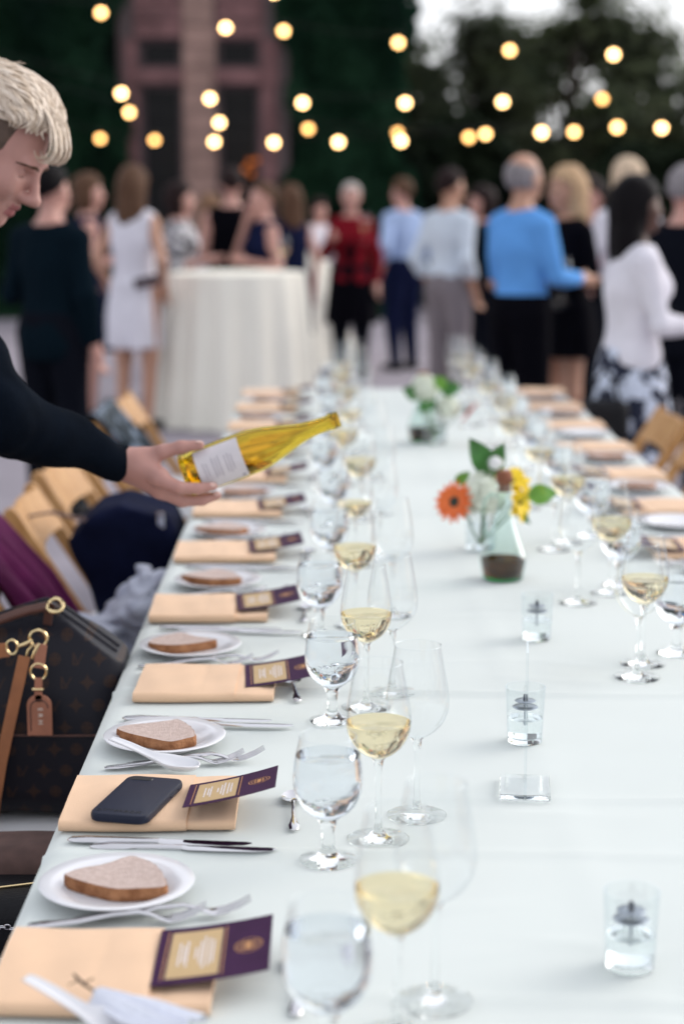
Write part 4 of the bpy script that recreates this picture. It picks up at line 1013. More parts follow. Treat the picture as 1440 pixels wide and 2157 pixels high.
# ------------------------------------------------------------------ bags and garments on the chairs
def monogram(name):
    m, nt, b = new_mat(name); (x, y, z), vec = objco(nt)
    sc = 0.040
    u = x / sc; v = z / sc
    row = v.floor(); uu = (u + row * 0.5); iu = uu.floor()
    a = uu - iu - 0.5; c = v - row - 0.5
    star = ((a.abs() ** 0.55) + (c.abs() ** 0.55)).lt(0.66)
    r2 = ((a * a) + (c * c)).sqrt(); ringm = r2.lt(0.27) * r2.gt(0.20); quad = ((a.abs() ** 0.6) + (c.abs() ** 0.6)).lt(0.52)
    Lm = ((a + 0.16).abs().lt(0.045) * c.abs().lt(0.26)).mx((c + 0.22).abs().lt(0.04) * (a + 0.05).abs().lt(0.15))
    Vm = ((a - 0.05).abs() * 1.9 - (c + 0.18)).abs().lt(0.07) * (c.abs().lt(0.24))
    lvm = Lm.mx(Vm)
    idx = (iu + row * 2.0).mod(3.0)
    s0 = idx.lt(0.5); s1 = idx.gt(0.5) * idx.lt(1.5); s2 = idx.gt(1.5)
    msk = (star * s0).mx((ringm.mx(quad)) * s1).mx(lvm * s2)
    mixn = nt.nodes.new('ShaderNodeMix'); mixn.data_type = 'RGBA'; nt.links.new(msk.k, mixn.inputs[0])
    mixn.inputs[6].default_value = (0.008, 0.008, 0.014, 1); mixn.inputs[7].default_value = (0.032, 0.017, 0.013, 1)
    nt.links.new(mixn.outputs[2], b.inputs['Base Color']); b.inputs['Roughness'].default_value = 0.5; b.inputs['Specular IOR Level'].default_value = 0.22
    n2 = nt.nodes.new('ShaderNodeTexNoise'); n2.inputs['Scale'].default_value = 260; nt.links.new(vec, n2.inputs['Vector'])
    bp = nt.nodes.new('ShaderNodeBump'); bp.inputs['Strength'].default_value = 0.25; bp.inputs['Distance'].default_value = 0.002; nt.links.new(n2.outputs[0], bp.inputs['Height']); nt.links.new(bp.outputs[0], b.inputs['Normal'])
    return m
M['monogram'] = monogram('monogram_canvas')
M['leather'] = mat('leather', (0.30, 0.115, 0.045), 0.5, var=0.15, vscale=20, bump=0.2, bscale=300)
M['leather_pink'] = mat('leather_pink', (0.33, 0.13, 0.075), 0.5, var=0.12, vscale=20, bump=0.2, bscale=300)
M['leather_dark'] = mat('leather_dark', (0.10, 0.045, 0.035), 0.55, var=0.2, vscale=20)
M['gold'] = mat('gold', (0.78, 0.60, 0.33), 0.2, metal=1.0)
M['stamp'] = mat('stamp', (0.75, 0.68, 0.60), 0.5)
M['black_leather'] = mat('black_leather', (0.005, 0.005, 0.007), 0.5, spec=0.2, bump=0.3, bscale=200)
M['brown_suede'] = mat('brown_suede', (0.085, 0.048, 0.042), 0.9, var=0.2, vscale=30)
M['navy_canvas'] = mat('navy_canvas', (0.004, 0.006, 0.022), 0.85, spec=0.06, var=0.3, vscale=10, bump=0.3, bscale=200)
M['purple'] = mat('purple', (0.062, 0.006, 0.040), 0.85, var=0.3, vscale=8, bump=0.25, bscale=160, spec=0.1)
M['denim'] = mat('denim', (0.24, 0.26, 0.34), 0.9, col2=(0.44, 0.46, 0.54), vscale=12, bump=0.4, bscale=300)

def patterned(name, c1, c2, scale, th=0.52):
    m, nt, b = new_mat(name); _, vec = objco(nt)
    n = nt.nodes.new('ShaderNodeTexNoise'); n.inputs['Scale'].default_value = scale; n.inputs['Detail'].default_value = 2; nt.links.new(vec, n.inputs['Vector'])
    r = nt.nodes.new('ShaderNodeValToRGB'); r.color_ramp.elements[0].position = th; r.color_ramp.elements[1].position = th + 0.04
    r.color_ramp.elements[0].color = (*c1, 1); r.color_ramp.elements[1].color = (*c2, 1); nt.links.new(n.outputs['Fac'], r.inputs[0]); nt.links.new(r.outputs[0], b.inputs['Base Color'])
    b.inputs['Roughness'].default_value = 0.85; return m
M['pattern_jacket'] = patterned('pattern_jacket', (0.008, 0.018, 0.028), (0.20, 0.25, 0.33), 16, 0.55)

# monogrammed tote: origin on the chair seat
tote = thing('tote_bag', 'dark monogrammed tote bag with tan leather strap and luggage tag', 'handbag', (-0.575, 3.27, 0.468))
def tote_post(P, d):
    x, y, z = P.T
    sl = z - 0.392 + 0.72 * np.maximum(x - 0.06, 0) + 0.30 * np.maximum(0.06 - x, 0)     # mouth falls away on both sides of the ring
    d = np.maximum(d, 0.78 * sl)
    return d + 0.004 * np_noise(P, np.array([22, 18, 14]), 1.0)
def tote_f(P):
    x, y, z = P.T; k = 1 / np.sqrt(np.maximum(0.06, 1 - (np.clip(z - 0.1, 0, 1) / 0.275) ** 2))
    Q = np.stack([x, y * k, z], 1); h = np.array([0.205, 0.115, 0.215]) - 0.06
    q = np.abs(Q - np.array([0, 0, 0.215])) - h; return (np.linalg.norm(np.maximum(q, 0), axis=1) + np.minimum(q.max(1), 0) - 0.06) / 1.6
sdf_obj('body', [Prim(tote_f, (-0.21, -0.125, -0.005), (0.21, 0.125, 0.44), 0.0)], 0.006, M['monogram'], tote, post=tote_post, smoothit=2)
def ridge(x): return 0.392 - 0.72 * max(x - 0.06, 0) - 0.30 * max(0.06 - x, 0)
for yy in (-0.020, 0.020):
    m = MB(); m.tube([(x, yy + 0.006 * math.sin(x * 20), ridge(x) - 0.004) for x in np.linspace(-0.15, 0.185, 16)], 0.0075, 10); obj('piping', m, M['monogram'], tote)
m = MB(); m.tube([(x, -0.004, ridge(x) - 0.002) for x in np.linspace(-0.15, 0.18, 14)], 0.004, 8, flat=0.5); obj('zip', m, M['black_leather'], tote)
m = MB(); m.tube([(-0.19, -0.118, 0.172), (-0.05, -0.121, 0.170), (0.08, -0.121, 0.168), (0.195, -0.112, 0.166)], 0.0018, 6); obj('seam', m, M['leather_dark'], tote)
m = MB(); m.tube([(-0.20, -0.06, 0.31), (-0.08, -0.07, 0.350), (0.03, -0.065, 0.388), (0.07, -0.075, 0.398)], 0.009, 10); obj('handle', m, M['leather_dark'], tote)
# hardware and strap hang on the camera side of the bag
def pt(px, py, Y):      # helper numbers were measured once in the place: x, z at depth Y
    return (px, Y, py)
def strap(name, pts, wd, th, mm, parent, nrm=(0, -1, 0)):
    m = MB(); n_ = Vector(nrm).normalized(); rings = []
    P = [Vector(p) for p in pts]
    for i, p in enumerate(P):
        t = (P[min(i + 1, len(P) - 1)] - P[max(i - 1, 0)]).normalized(); s_ = t.cross(n_).normalized()
        rings.append([p + s_ * wd / 2 + n_ * th / 2, p - s_ * wd / 2 + n_ * th / 2, p - s_ * wd / 2 - n_ * th / 2, p + s_ * wd / 2 - n_ * th / 2])
    m.loft(rings); return obj(name, m, mm, parent, smooth=False, bevel=0.0006)
def ringo(name, c, rx, rz, r, parent, tilt=0, mm=None):
    m = MB(); m.tube([(c[0] + rx * math.cos(a), c[1] + tilt * math.sin(a), c[2] + rz * math.sin(a)) for a in [2 * math.pi * i / 28 for i in range(28)]], r, 8, closed=True)
    return obj(name, m, mm or M['gold'], parent)
HY = -0.140
ringo('gold_ring', (0.061, HY, 0.354), 0.0155, 0.0155, 0.0030, tote)
ringo('gold_ring', (0.083, HY + 0.062, 0.400), 0.014, 0.010, 0.004, tote, 0.01)
strap('ring_tab', [(0.075, HY + 0.062, 0.404), (0.068, HY + 0.085, 0.385), (0.062, HY + 0.100, 0.355)], 0.016, 0.004, M['leather_dark'], tote)
m = MB(); m.tube([(0.052, HY - 0.004, 0.352), (0.038, HY - 0.004, 0.345), (0.026, HY - 0.004, 0.341)], [0.0035, 0.0045, 0.0035], 9); obj('swivel_clasp', m, M['gold'], tote)
ringo('strap_ring', (0.014, HY - 0.002, 0.339), 0.010, 0.013, 0.0024, tote)
strap('short_strap', [(0.008, HY, 0.334), (-0.033, HY, 0.328), (-0.08, HY + 0.01, 0.318), (-0.14, HY + 0.03, 0.30)], 0.026, 0.004, M['leather'], tote)
m = MB(); m.tube([(0.064, HY - 0.006, 0.346), (0.056, HY - 0.006, 0.332), (0.050, HY - 0.006, 0.319)], [0.0030, 0.0042, 0.0030], 9); obj('swivel_clasp', m, M['gold'], tote)
m = MB(); m.tube([(0.054, HY - 0.004, 0.345), (0.044, HY - 0.004, 0.334), (0.040, HY - 0.004, 0.322)], [0.0028, 0.0038, 0.0028], 9); obj('swivel_clasp', m, M['gold'], tote)
strap('long_strap', [(0.036, HY - 0.004, 0.322), (0.015, HY - 0.006, 0.236), (-0.010, HY - 0.010, 0.13), (-0.023, HY - 0.012, 0.059), (-0.035, HY - 0.012, -0.02), (-0.05, HY - 0.01, -0.10)], 0.021, 0.004, M['leather'], tote)
strap('tag_strap', [(0.068, HY - 0.006, 0.345), (0.065, HY - 0.007, 0.325), (0.062, HY - 0.008, 0.302)], 0.019, 0.004, M['leather_pink'], tote)
ringo('tag_buckle', (0.061, HY - 0.008, 0.295), 0.0140, 0.0150, 0.0026, tote)
strap('tag_loop', [(0.061, HY - 0.009, 0.284), (0.060, HY - 0.010, 0.265), (0.060, HY - 0.010, 0.240)], 0.013, 0.004, M['leather_pink'], tote)
m = MB(); m.tube([(0.050, HY - 0.013, 0.264), (0.070, HY - 0.013, 0.264)], 0.0030, 8); obj('tag_bar', m, M['gold'], tote)
tg = MB(); prof = [(-0.022, -0.038), (0.022, -0.038), (0.022, 0.018)] + [(0.022 * math.cos(a), 0.018 + 0.020 * math.sin(a)) for a in [R(x) for x in range(15, 180, 15)]] + [(-0.022, 0.018)]
tg.loft([[(0.061 + x, HY - 0.012, 0.216 + z) for x, z in prof], [(0.061 + x, HY - 0.008, 0.216 + z) for x, z in prof]]); tgo = obj('luggage_tag', tg, M['leather_pink'], tote, smooth=False, bevel=0.0008)
rim = MB(); rim.tube([(0.061 + x * 0.72, HY - 0.0125, 0.216 + z * 0.74) for x, z in prof[2:] + prof[:1]], 0.0011, 6); obj('tag_ridge', rim, M['leather_dark'], tgo)
lettering('initials', 'E R H', 0.0115, M['stamp'], tgo, (0.0625, HY - 0.0126, 0.214), (R(90), R(90), 0))

# small dark purse on the nearest chair
pu = thing('small_purse', 'small dark purse with brown flap and metal chain at the bottom left', 'handbag', (-0.445, 2.66, 0.468))
sdf_obj('body', [RB((0, 0, 0.048), (0.10, 0.12, 0.048), 0.03)], 0.006, M['black_leather'], pu, post=lambda P, d: d + 0.003 * np_noise(P, np.array([30, 30, 30]), 3))
sdf_obj('flap', [RB((-0.035, 0.06, 0.095), (0.085, 0.06, 0.038), 0.034)], 0.006, M['brown_suede'], pu, post=lambda P, d: d + 0.004 * np_noise(P, np.array([25, 25, 25]), 7))
m = MB(); m.tube([(-0.06, -0.06, 0.096), (0.0, -0.045, 0.098), (0.085, -0.03, 0.094)], 0.0022, 6); obj('zip', m, M['gold'], pu)
for i in range(11):
    t = i / 10; c = (-0.045 + 0.075 * t, -0.124 - 0.002 * math.sin(t * 3), 0.060 - 0.030 * t + 0.008 * math.sin(t * 6))
    lm = MB(); lm.tube([(c[0] + 0.0052 * math.cos(a), c[1] + (0.003 * math.sin(a) if i % 2 else 0), c[2] + (0 if i % 2 else 0.0035 * math.sin(a))) for a in [2 * math.pi * q / 12 for q in range(12)]], 0.0011, 6, closed=True); obj('chain_link', lm, M['steel'], pu)
# navy bag on the fifth chair
nb_ = thing('navy_bag', 'slouchy navy blue bag standing behind the shawl covered chair', 'bag', (-0.455, 4.80, 0.475), (0, R(-20), 0))
def navy_post(P, d):
    x, y, z = P.T; return np.maximum(d, 0.8 * (z + 0.75 * np.maximum(x - 0.02, 0) + 0.5 * np.maximum(-x - 0.03, 0) - 0.345)) + 0.010 * np_noise(P, np.array([18, 16, 14]), 5) + 0.004 * np_noise(P, np.array([45, 40, 30]), 2)
sdf_obj('body', [RB((0, 0, 0.17), (0.135, 0.15, 0.17), 0.03)], 0.008, M['navy_canvas'], nb_, post=navy_post, smoothit=2)
m = MB(); m.tube([(-0.06, -0.09, 0.31), (-0.16, -0.06, 0.37), (-0.27, -0.03, 0.385), (-0.33, 0.0, 0.30), (-0.345, 0.02, 0.15)], 0.010, 8, flat=0.4); obj('strap', m, M['leather_dark'], nb_)
m = MB(); m.box((0.03, -0.146, 0.285), (0.010, 0.006, 0.022), Matrix.Rotation(R(18), 4, 'Y')); obj('buckle', m, M['steel'], nb_, smooth=False, bevel=0.002)
# purple shawl over the fourth chair's back
def drape(name, label, cat, chair_x, chair_y, mm, top, half, front, back, seed, flare=0.0):
    m = MB(); rr = random.Random(seed)
    def f(u, v):
        s = -back + (front + back) * v; y = (u - 0.5) * 2 * half
        fold = math.sin(u * 17 + seed) * 0.5 + math.sin(u * 31 + seed * 2 + v * 2) * 0.3
        if abs(s) < 0.03:
            a = s / 0.03 * math.pi / 2; x = 0.019 * math.sin(a); z = 0.012 * math.cos(a); amp = 0.002
        else:
            l_ = abs(s) - 0.03; amp = 0.006 + 0.085 * min(1, l_ / 0.16)
            if s > 0: x = 0.019 + 0.58 * l_ * 0.85; z = -0.85 * l_; x += amp * abs(fold) * 0.8
            else: x = -0.019 - 0.02 * l_; z = -l_; x -= amp * abs(fold) * 0.8
        y2 = y * (1 + flare * abs(s)) + 0.01 * math.sin(v * 9 + u * 3)
        return (x, y2, z)
    m.grid(f, 60, 40); o = obj(name, m, mm, None, sharp=None, loc=(chair_x, chair_y, top))
    sd = o.modifiers.new('wall', 'SOLIDIFY'); sd.thickness = 0.003
    return tag(o, label, cat)
drape('shawl', 'purple shawl hanging over the wooden chair back', 'shawl', -0.828, 4.22, M['purple'], 0.812, 0.190, 0.34, 0.40, 3, 0.2)
drape('jacket', 'dark jacket with pale blotches hung over a far chair back', 'jacket', -0.828, 6.62, M['pattern_jacket'], 0.825, 0.24, 0.30, 0.35, 5, 0.2)
# crumpled grey jacket and dark bag on the fourth chair's seat
sdf_obj_root = thing('crumpled_jacket', 'crumpled pale grey blue jacket heaped on the shawl chair seat', 'jacket', (-0.47, 4.12, 0.468))
def crump(P, d):
    return d + 0.026 * np_noise(P, np.array([34, 28, 40]), 2) - 0.022 * np.abs(np_noise(P, np.array([62, 50, 70]), 4))
sdf_obj('cloth_heap', [EL((0.05, 0.06, 0.12), (0.10, 0.12, 0.13)), EL((-0.05, 0.0, 0.07), (0.13, 0.11, 0.08)), EL((0.10, 0.0, 0.07), (0.07, 0.12, 0.08))], 0.006, M['denim'], sdf_obj_root, post=crump)
db = thing('dark_pouch', 'small dark burgundy pouch before the crumpled jacket', 'pouch', (-0.43, 3.70, 0.468))
M['burgundy'] = mat('burgundy', (0.030, 0.008, 0.014), 0.6, var=0.3, vscale=12)
sdf_obj('body', [RB((0, 0, 0.06), (0.10, 0.10, 0.06), 0.04)], 0.007, M['burgundy'], db, post=lambda P, d: d + 0.006 * np_noise(P, np.array([24, 24, 24]), 3), smoothit=1)
# ------------------------------------------------------------------ people
def skin_mat(name, c, dark=0.8):
    return mat(name, c, 0.5, var=0.07, vscale=22, sub=0.08, spec=0.4)
M['skin_pink'] = skin_mat('skin_pink', (0.52, 0.28, 0.23)); M['skin_tan'] = skin_mat('skin_tan', (0.46, 0.25, 0.17)); M['skin_brown'] = skin_mat('skin_brown', (0.09, 0.042, 0.030))
M['skin_waiter'] = skin_mat('skin_waiter', (0.43, 0.225, 0.19)); M['lips'] = mat('lips', (0.32, 0.10, 0.10), 0.4, spec=0.4); M['eye_dark'] = mat('eye_dark', (0.02, 0.013, 0.012), 0.3)
M['lips_brown'] = mat('lips_brown', (0.10, 0.03, 0.028), 0.4)
HAIR = {n_: mat('hair_' + n_, c, 0.45, var=0.35, vscale=14, bump=0.6, bscale=120, stretch=(6, 6, 1), spec=0.05) for n_, c in dict(black=(0.006, 0.005, 0.006), dark=(0.020, 0.012, 0.012), brown=(0.10, 0.055, 0.035), lightbrown=(0.20, 0.115, 0.07), blonde=(0.48, 0.32, 0.19), white=(0.55, 0.50, 0.47), grey=(0.24, 0.22, 0.23), paleblond=(0.60, 0.46, 0.33)).items()}
def cloth(name, c, var=0.06): 
    if name not in M: M[name] = mat(name, c, 0.9, var=var, vscale=9, bump=0.2, bscale=120, spec=0.03)
    return M[name]
ARMS = {   # elbow, wrist for the left arm (y positive), in a figure 1.77 m tall facing +x
    'hang': ((-0.03, 0.235, 1.135), (0.03, 0.235, 0.885)), 'forward': ((-0.03, 0.225, 1.13), (0.19, 0.135, 1.17)), 'reach': ((0.05, 0.225, 1.14), (0.29, 0.14, 1.12)),
    'face': ((0.15, 0.20, 1.22), (0.125, 0.075, 1.45)), 'hip': ((-0.11, 0.30, 1.15), (0.03, 0.205, 0.985)), 'pocket': ((-0.08, 0.25, 1.14), (0.05, 0.20, 0.915)), 'glass': ((0.0, 0.235, 1.15), (0.19, 0.16, 1.27)), 'clutch': ((-0.07, 0.25, 1.15), (0.03, 0.21, 0.98))}
shoe_me = {}
def shoe(mm):
    if mm.name not in shoe_me:
        V, F = sdf_mesh([RC((-0.06, 0, 0.045), (0.02, 0, 0.045), 0.040, 0.038, 0.03), RC((0.02, 0, 0.04), (0.145, 0, 0.032), 0.040, 0.030, 0.03)], 0.010, lambda P, d: np.maximum(d, 0.004 - P[:, 2]))
        me = bpy.data.meshes.new('shoe'); me.from_pydata(V.tolist(), [], F.tolist()); me.materials.append(mm); me.polygons.foreach_set('use_smooth', [True] * len(F)); shoe_me[mm.name] = me
    return shoe_me[mm.name]
def head_prims(o=(0.02, 0, 1.65)):
    x, y, z = o
    P = [EL((x - 0.012, 0, z + 0.02), (0.096, 0.076, 0.098), 0.03), EL((x + 0.035, 0, z - 0.045), (0.058, 0.056, 0.075), 0.03), EL((x + 0.060, 0, z - 0.095), (0.030, 0.034, 0.024), 0.025),
         RC((x + 0.088, 0, z + 0.004), (x + 0.108, 0, z - 0.034), 0.008, 0.013, 0.012), RC((x + 0.080, -0.030, z + 0.020), (x + 0.080, 0.030, z + 0.020), 0.011, None, 0.015),
         RC((x + 0.076, -0.018, z - 0.066), (x + 0.076, 0.018, z - 0.066), 0.010, None, 0.012)]
    for s in (-1, 1):
        P += [EL((x - 0.004, s * 0.078, z - 0.012), (0.022, 0.010, 0.032), 0.008), EL((x + 0.055, s * 0.040, z - 0.03), (0.028, 0.024, 0.028), 0.02)]
    return P
def hand_prims(w, e, s, k=0.010):
    w = np.array(w); d = w - np.array(e); d /= np.linalg.norm(d)
    side = np.cross(d, [0, 0, 1.0]); side /= np.linalg.norm(side) + 1e-9; up = np.cross(side, d)
    out = [RC(w, w + d * 0.07, 0.026, 0.034, 0.015)]
    for i in range(4):
        b = w + d * 0.085 + up * (0.024 - 0.016 * i); L = (0.070, 0.078, 0.072, 0.056)[i]; mid = b + d * L * 0.55 + side * s * 0.012; out += [RC(b, mid, 0.0105, 0.0095, k), RC(mid, mid + d * L * 0.35 + side * s * 0.028, 0.0095, 0.008, k)]
    b = w + d * 0.025 + up * 0.028; out.append(RC(b, b + d * 0.045 + up * 0.022, 0.013, 0.009, k))
    return out
def person(label, x, y, face, H, skin, hair, hcol, top, bottom, arms=('hang', 'hang'), group='guests standing on the terrace', sleeves='long', hem=0.50, neckz=1.47, woman=False, shoes=None, lean=0.0, eyes=True, shoe_m=None, jacket_hem=None, cell=0.0125):
    s = H / 1.77
    root = thing('person', label, 'person', (x, y, 0), R(face), group); root.scale = (s, s, s)
    sw = 0.140 if woman else 0.160; hw = 0.165 if woman else 0.155
    torso = [EL((0, 0, 0.955), (0.115, hw, 0.14), 0.05), EL((0.005, 0, 1.11), (0.098, 0.130 if woman else 0.145, 0.17), 0.05), EL((0.01, 0, 1.30), (0.118, 0.158 if woman else 0.172, 0.175), 0.05), RC((0, 0, 1.445), (0, sw, 1.405), 0.064, 0.050, 0.05), RC((0, 0, 1.445), (0, -sw, 1.405), 0.064, 0.050, 0.05)]
    if woman: torso += [EL((0.075, q * 0.075, 1.285), (0.062, 0.065, 0.062), 0.04) for q in (-1, 1)]
    neck = [RC((-0.012, 0, 1.43), (0.012, 0, 1.57), 0.058 if not woman else 0.05, 0.050, 0.03)]
    arm_u, arm_l, hands = [], [], []
    for sd, an in ((1, arms[0]), (-1, arms[1])):
        e, w_ = [np.array(p) * (1, sd, 1) for p in ARMS[an]]; sh = np.array((0, sd * (sw + 0.010), 1.395))
        arm_u.append(RC(sh, e, 0.052 if not woman else 0.045, 0.040 if not woman else 0.036, 0.03)); arm_l.append(RC(e, w_, 0.040 if not woman else 0.035, 0.027, 0.012)); hands += hand_prims(w_, e, -sd)
    legs = []
    for sd in (-1, 1): legs += [RC((0, sd * 0.088, 0.93), (0.02, sd * 0.098, 0.50), 0.088, 0.058, 0.03), RC((0.02, sd * 0.098, 0.50), (-0.02, sd * 0.10, 0.10), 0.056, 0.036, 0.03), RC((-0.03, sd * 0.10, 0.05), (0.10, sd * 0.105, 0.03), 0.036, 0.026, 0.02)]
    hp = head_prims()
    body = torso + neck + hp + arm_u + arm_l + hands + legs
    def mf(C):
        dx, dy, dz = C[:, 0] - 0.02, np.abs(C[:, 1]), C[:, 2] - 1.65
        m_ = np.zeros(len(C)); m_[(dx > 0.075) & (dy < 0.024) & (np.abs(dz + 0.066) < 0.010)] = 1
        m_[(dx > 0.068) & (np.abs(dy - 0.032) < 0.015) & (np.abs(dz - 0.000) < 0.009)] = 2; return m_
    sdf_obj('body', body, cell, [skin, M['lips_brown'] if skin == M['skin_brown'] else M['lips'], M['eye_dark']], root, matfn=mf)
    # upper garment
    prims = INF(torso, 0.014)
    if sleeves == 'long': prims += INF(arm_u, 0.012) + INF([RC(*_cut(ARMS[a], sd), 0.040, 0.031, 0.012) for sd, a in ((1, arms[0]), (-1, arms[1]))], 0.014)
    elif sleeves == 'half': prims += INF(arm_u, 0.017)
    elif sleeves == 'short': prims += INF([RC((0, sd * sw, 1.41), np.array((0, sd * sw, 1.41)) * 0.55 + np.array(ARMS[a][0]) * (1, sd, 1) * 0.45, 0.052, 0.048, 0.02) for sd, a in ((1, arms[0]), (-1, arms[1]))], 0.012)
    dress = bottom[0] in ('dress',)
    zmin = jacket_hem if jacket_hem else (1.01 if bottom[0] == 'trousers' else (0.93 if not dress else 0.95))
    seed = abs(hash(label)) % 17 + x
    def tp(P, d):
        z = P[:, 2]; neckc = np.sqrt((P[:, 0] + 0.0) ** 2 + P[:, 1] ** 2)
        d = d + 0.011 * np_noise(P, np.array([18, 18, 12]), seed) * np.clip((1.5 - z) * 4, 0, 1)
        d = np.maximum(d, zmin - z)
        if sleeves == 'none': d = np.maximum(d, np.abs(P[:, 1]) - (sw + 0.016))
        d = np.maximum(d, np.minimum(z - neckz, 0.2) * 0.8 - np.maximum(0, neckc - 0.075) * 0.6)
        return d
    if dress or bottom[0] == 'skirt' or jacket_hem:
        pass
    if jacket_hem: prims += [EL((0, 0, 0.90), (0.15, 0.20, 0.16), 0.05)]
    if dress:
        zt, zb = 1.02, hem
        fl = bottom[2] if len(bottom) > 2 else 0.05
        prims.append(_skirt(zt, zb, hw, fl)); zmin = zb
    sdf_obj('dress' if dress else ('jacket' if jacket_hem else 'shirt'), prims, cell, top, root, post=tp)
    if bottom[0] == 'trousers':
        pr = INF([EL((0, 0, 0.955), (0.115, hw, 0.14), 0.05), EL((0.005, 0, 1.08), (0.100, 0.136 if woman else 0.148, 0.12), 0.05)], 0.021) + INF(legs[0:2] + legs[3:5], 0.022)
        sdf_obj('trousers', pr, cell, bottom[1], root, post=lambda P, d: np.maximum(np.maximum(d + 0.005 * np_noise(P, np.array([14, 14, 9]), seed), P[:, 2] - 1.045), 0.03 - P[:, 2]))
    elif bottom[0] == 'skirt':
        sdf_obj('skirt', [_skirt(1.03, hem, hw, 0.05)], cell, bottom[1], root, post=lambda P, d: np.maximum(d, hem - P[:, 2]))
    sm = shoe_m or M['black_leather']
    for sd in (-1, 1): link('shoe', shoe(sm), root, (-0.015, sd * 0.102, 0.0), R(6 * sd))
    # hair
    o = np.array((0.02, 0, 1.65)); hm = HAIR[hcol]
    if hair == 'short':
        hp_ = INF([EL((o[0] - 0.014, 0, o[2] + 0.024), (0.096, 0.076, 0.098), 0.02)], 0.014)
        pst = lambda P, d: np.maximum(np.maximum(d + 0.003 * np_noise(P, np.array([60, 60, 60]), 1), 0.9 * ((P[:, 0] - o[0]) * 0.85 - (P[:, 2] - o[2] - 0.03) * 1.1)), o[2] - 0.055 - P[:, 2])
    elif hair == 'bald':
        hp_ = INF([EL((o[0] - 0.014, 0, o[2] + 0.012), (0.096, 0.076, 0.094), 0.02)], 0.010)
        pst = lambda P, d: np.maximum(np.maximum(np.maximum(d, P[:, 2] - o[2] - 0.045 + 0.3 * (P[:, 0] - o[0])), P[:, 0] - o[0] - 0.02), o[2] - 0.06 - P[:, 2])
    elif hair == 'bob':
        hp_ = INF([EL((o[0] - 0.016, 0, o[2] + 0.022), (0.098, 0.080, 0.100), 0.02)], 0.022) + [EL((o[0] - 0.03, 0, o[2] - 0.05), (0.085, 0.098, 0.10), 0.04)]
        pst = lambda P, d: np.maximum(np.maximum(d + 0.005 * np_noise(P, np.array([40, 40, 18]), 1), 0.9 * ((P[:, 0] - o[0] - 0.012) - 0.75 * np.maximum(P[:, 2] - o[2] - 0.015, 0) * 2.0)), o[2] - 0.14 - P[:, 2])
    else:  # long
        hp_ = INF([EL((o[0] - 0.016, 0, o[2] + 0.022), (0.098, 0.080, 0.100), 0.02)], 0.022) + [EL((o[0] - 0.055, 0, o[2] - 0.10), (0.075, 0.100, 0.17), 0.05), EL((o[0] - 0.075, 0, o[2] - 0.21), (0.050, 0.095, 0.13), 0.05)]
        pst = lambda P, d: np.maximum(d + 0.006 * np_noise(P, np.array([40, 40, 14]), 1), 0.9 * ((P[:, 0] - o[0] - 0.015) - 0.75 * np.maximum(P[:, 2] - o[2] - 0.015, 0) * 2.0))
    sdf_obj('hair', hp_, 0.0095, hm, root, post=pst)
    return root
def _cut(a, sd):
    e, w_ = [np.array(p) * (1, sd, 1) for p in a]; return e, e + (w_ - e) * 0.90
def _skirt(zt, zb, hw, flare):
    def f(P):
        x, y, z = P.T; t = np.clip((zt - z) / (zt - zb), 0, 1); hip = np.sin(np.clip((zt - z) / 0.22, 0, 1) * math.pi / 2)
        rx = 0.126 + 0.024 * hip + flare * t; ry = 0.152 + (hw - 0.122) * hip + flare * t
        a = np.arctan2(y, x); r = np.sqrt((x / rx) ** 2 + (y / ry) ** 2) - 1 - 0.05 * t * np.sin(a * 9)
        return np.maximum(r * np.minimum(rx, ry), np.maximum(z - zt, zb - z))
    return Prim(f, (-0.3, -0.34, zb), (0.3, 0.34, zt), 0.04)
M['floral'] = patterned('floral_skirt', (0.006, 0.010, 0.030), (0.55, 0.60, 0.72), 13, 0.50)
M['floral_pink'] = patterned('floral_top', (0.06, 0.03, 0.05), (0.40, 0.22, 0.26), 16, 0.47)
M['check'] = patterned('mottled_top', (0.02, 0.02, 0.03), (0.62, 0.60, 0.62), 22, 0.48)
NAVY = cloth('navy', (0.007, 0.010, 0.034)); BLACK = cloth('black', (0.003, 0.003, 0.005)); WHITE = cloth('white', (0.66, 0.64, 0.70)); TEAL = cloth('dark_teal', (0.003, 0.008, 0.013))
PALEBLUE = cloth('pale_blue', (0.34, 0.44, 0.66)); OFFWHITE = cloth('off_white', (0.56, 0.62, 0.70)); BLUE = cloth('sky_blue', (0.12, 0.33, 0.72)); KHAKI = cloth('khaki', (0.20, 0.175, 0.19)); RED = cloth('red', (0.17, 0.009, 0.016)); SUIT = cloth('suit', (0.005, 0.006, 0.010))
PK, TN, BR = M['skin_pink'], M['skin_tan'], M['skin_brown']
person('man in a dark teal suit standing just behind the waiter', -1.36, 9.0, 62, 1.75, PK, 'short', 'black', TEAL, ('trousers', SUIT), ('forward', 'hang'), jacket_hem=0.80)
person('woman in a navy dress with brown hair, left of the white dress', -1.70, 13.0, 15, 1.74, PK, 'bob', 'brown', NAVY, ('dress', NAVY), ('forward', 'forward'), sleeves='none', woman=True)
person('woman in a sleeveless white dress seen from behind', -1.31, 12.4, 68, 1.79, TN, 'long', 'brown', WHITE, ('dress', WHITE, 0.035), ('clutch', 'clutch'), sleeves='none', hem=0.56, woman=True)
person('dark haired guest in a mottled black and white top', -1.10, 13.6, 10, 1.69, PK, 'bob', 'dark', M['check'], ('trousers', SUIT), ('hang', 'forward'), sleeves='half', woman=True)
person('half hidden guest in white left of the black top', -0.93, 14.6, 60, 1.60, TN, 'long', 'lightbrown', WHITE, ('trousers', SUIT), ('hang', 'hang'), sleeves='none', woman=True)
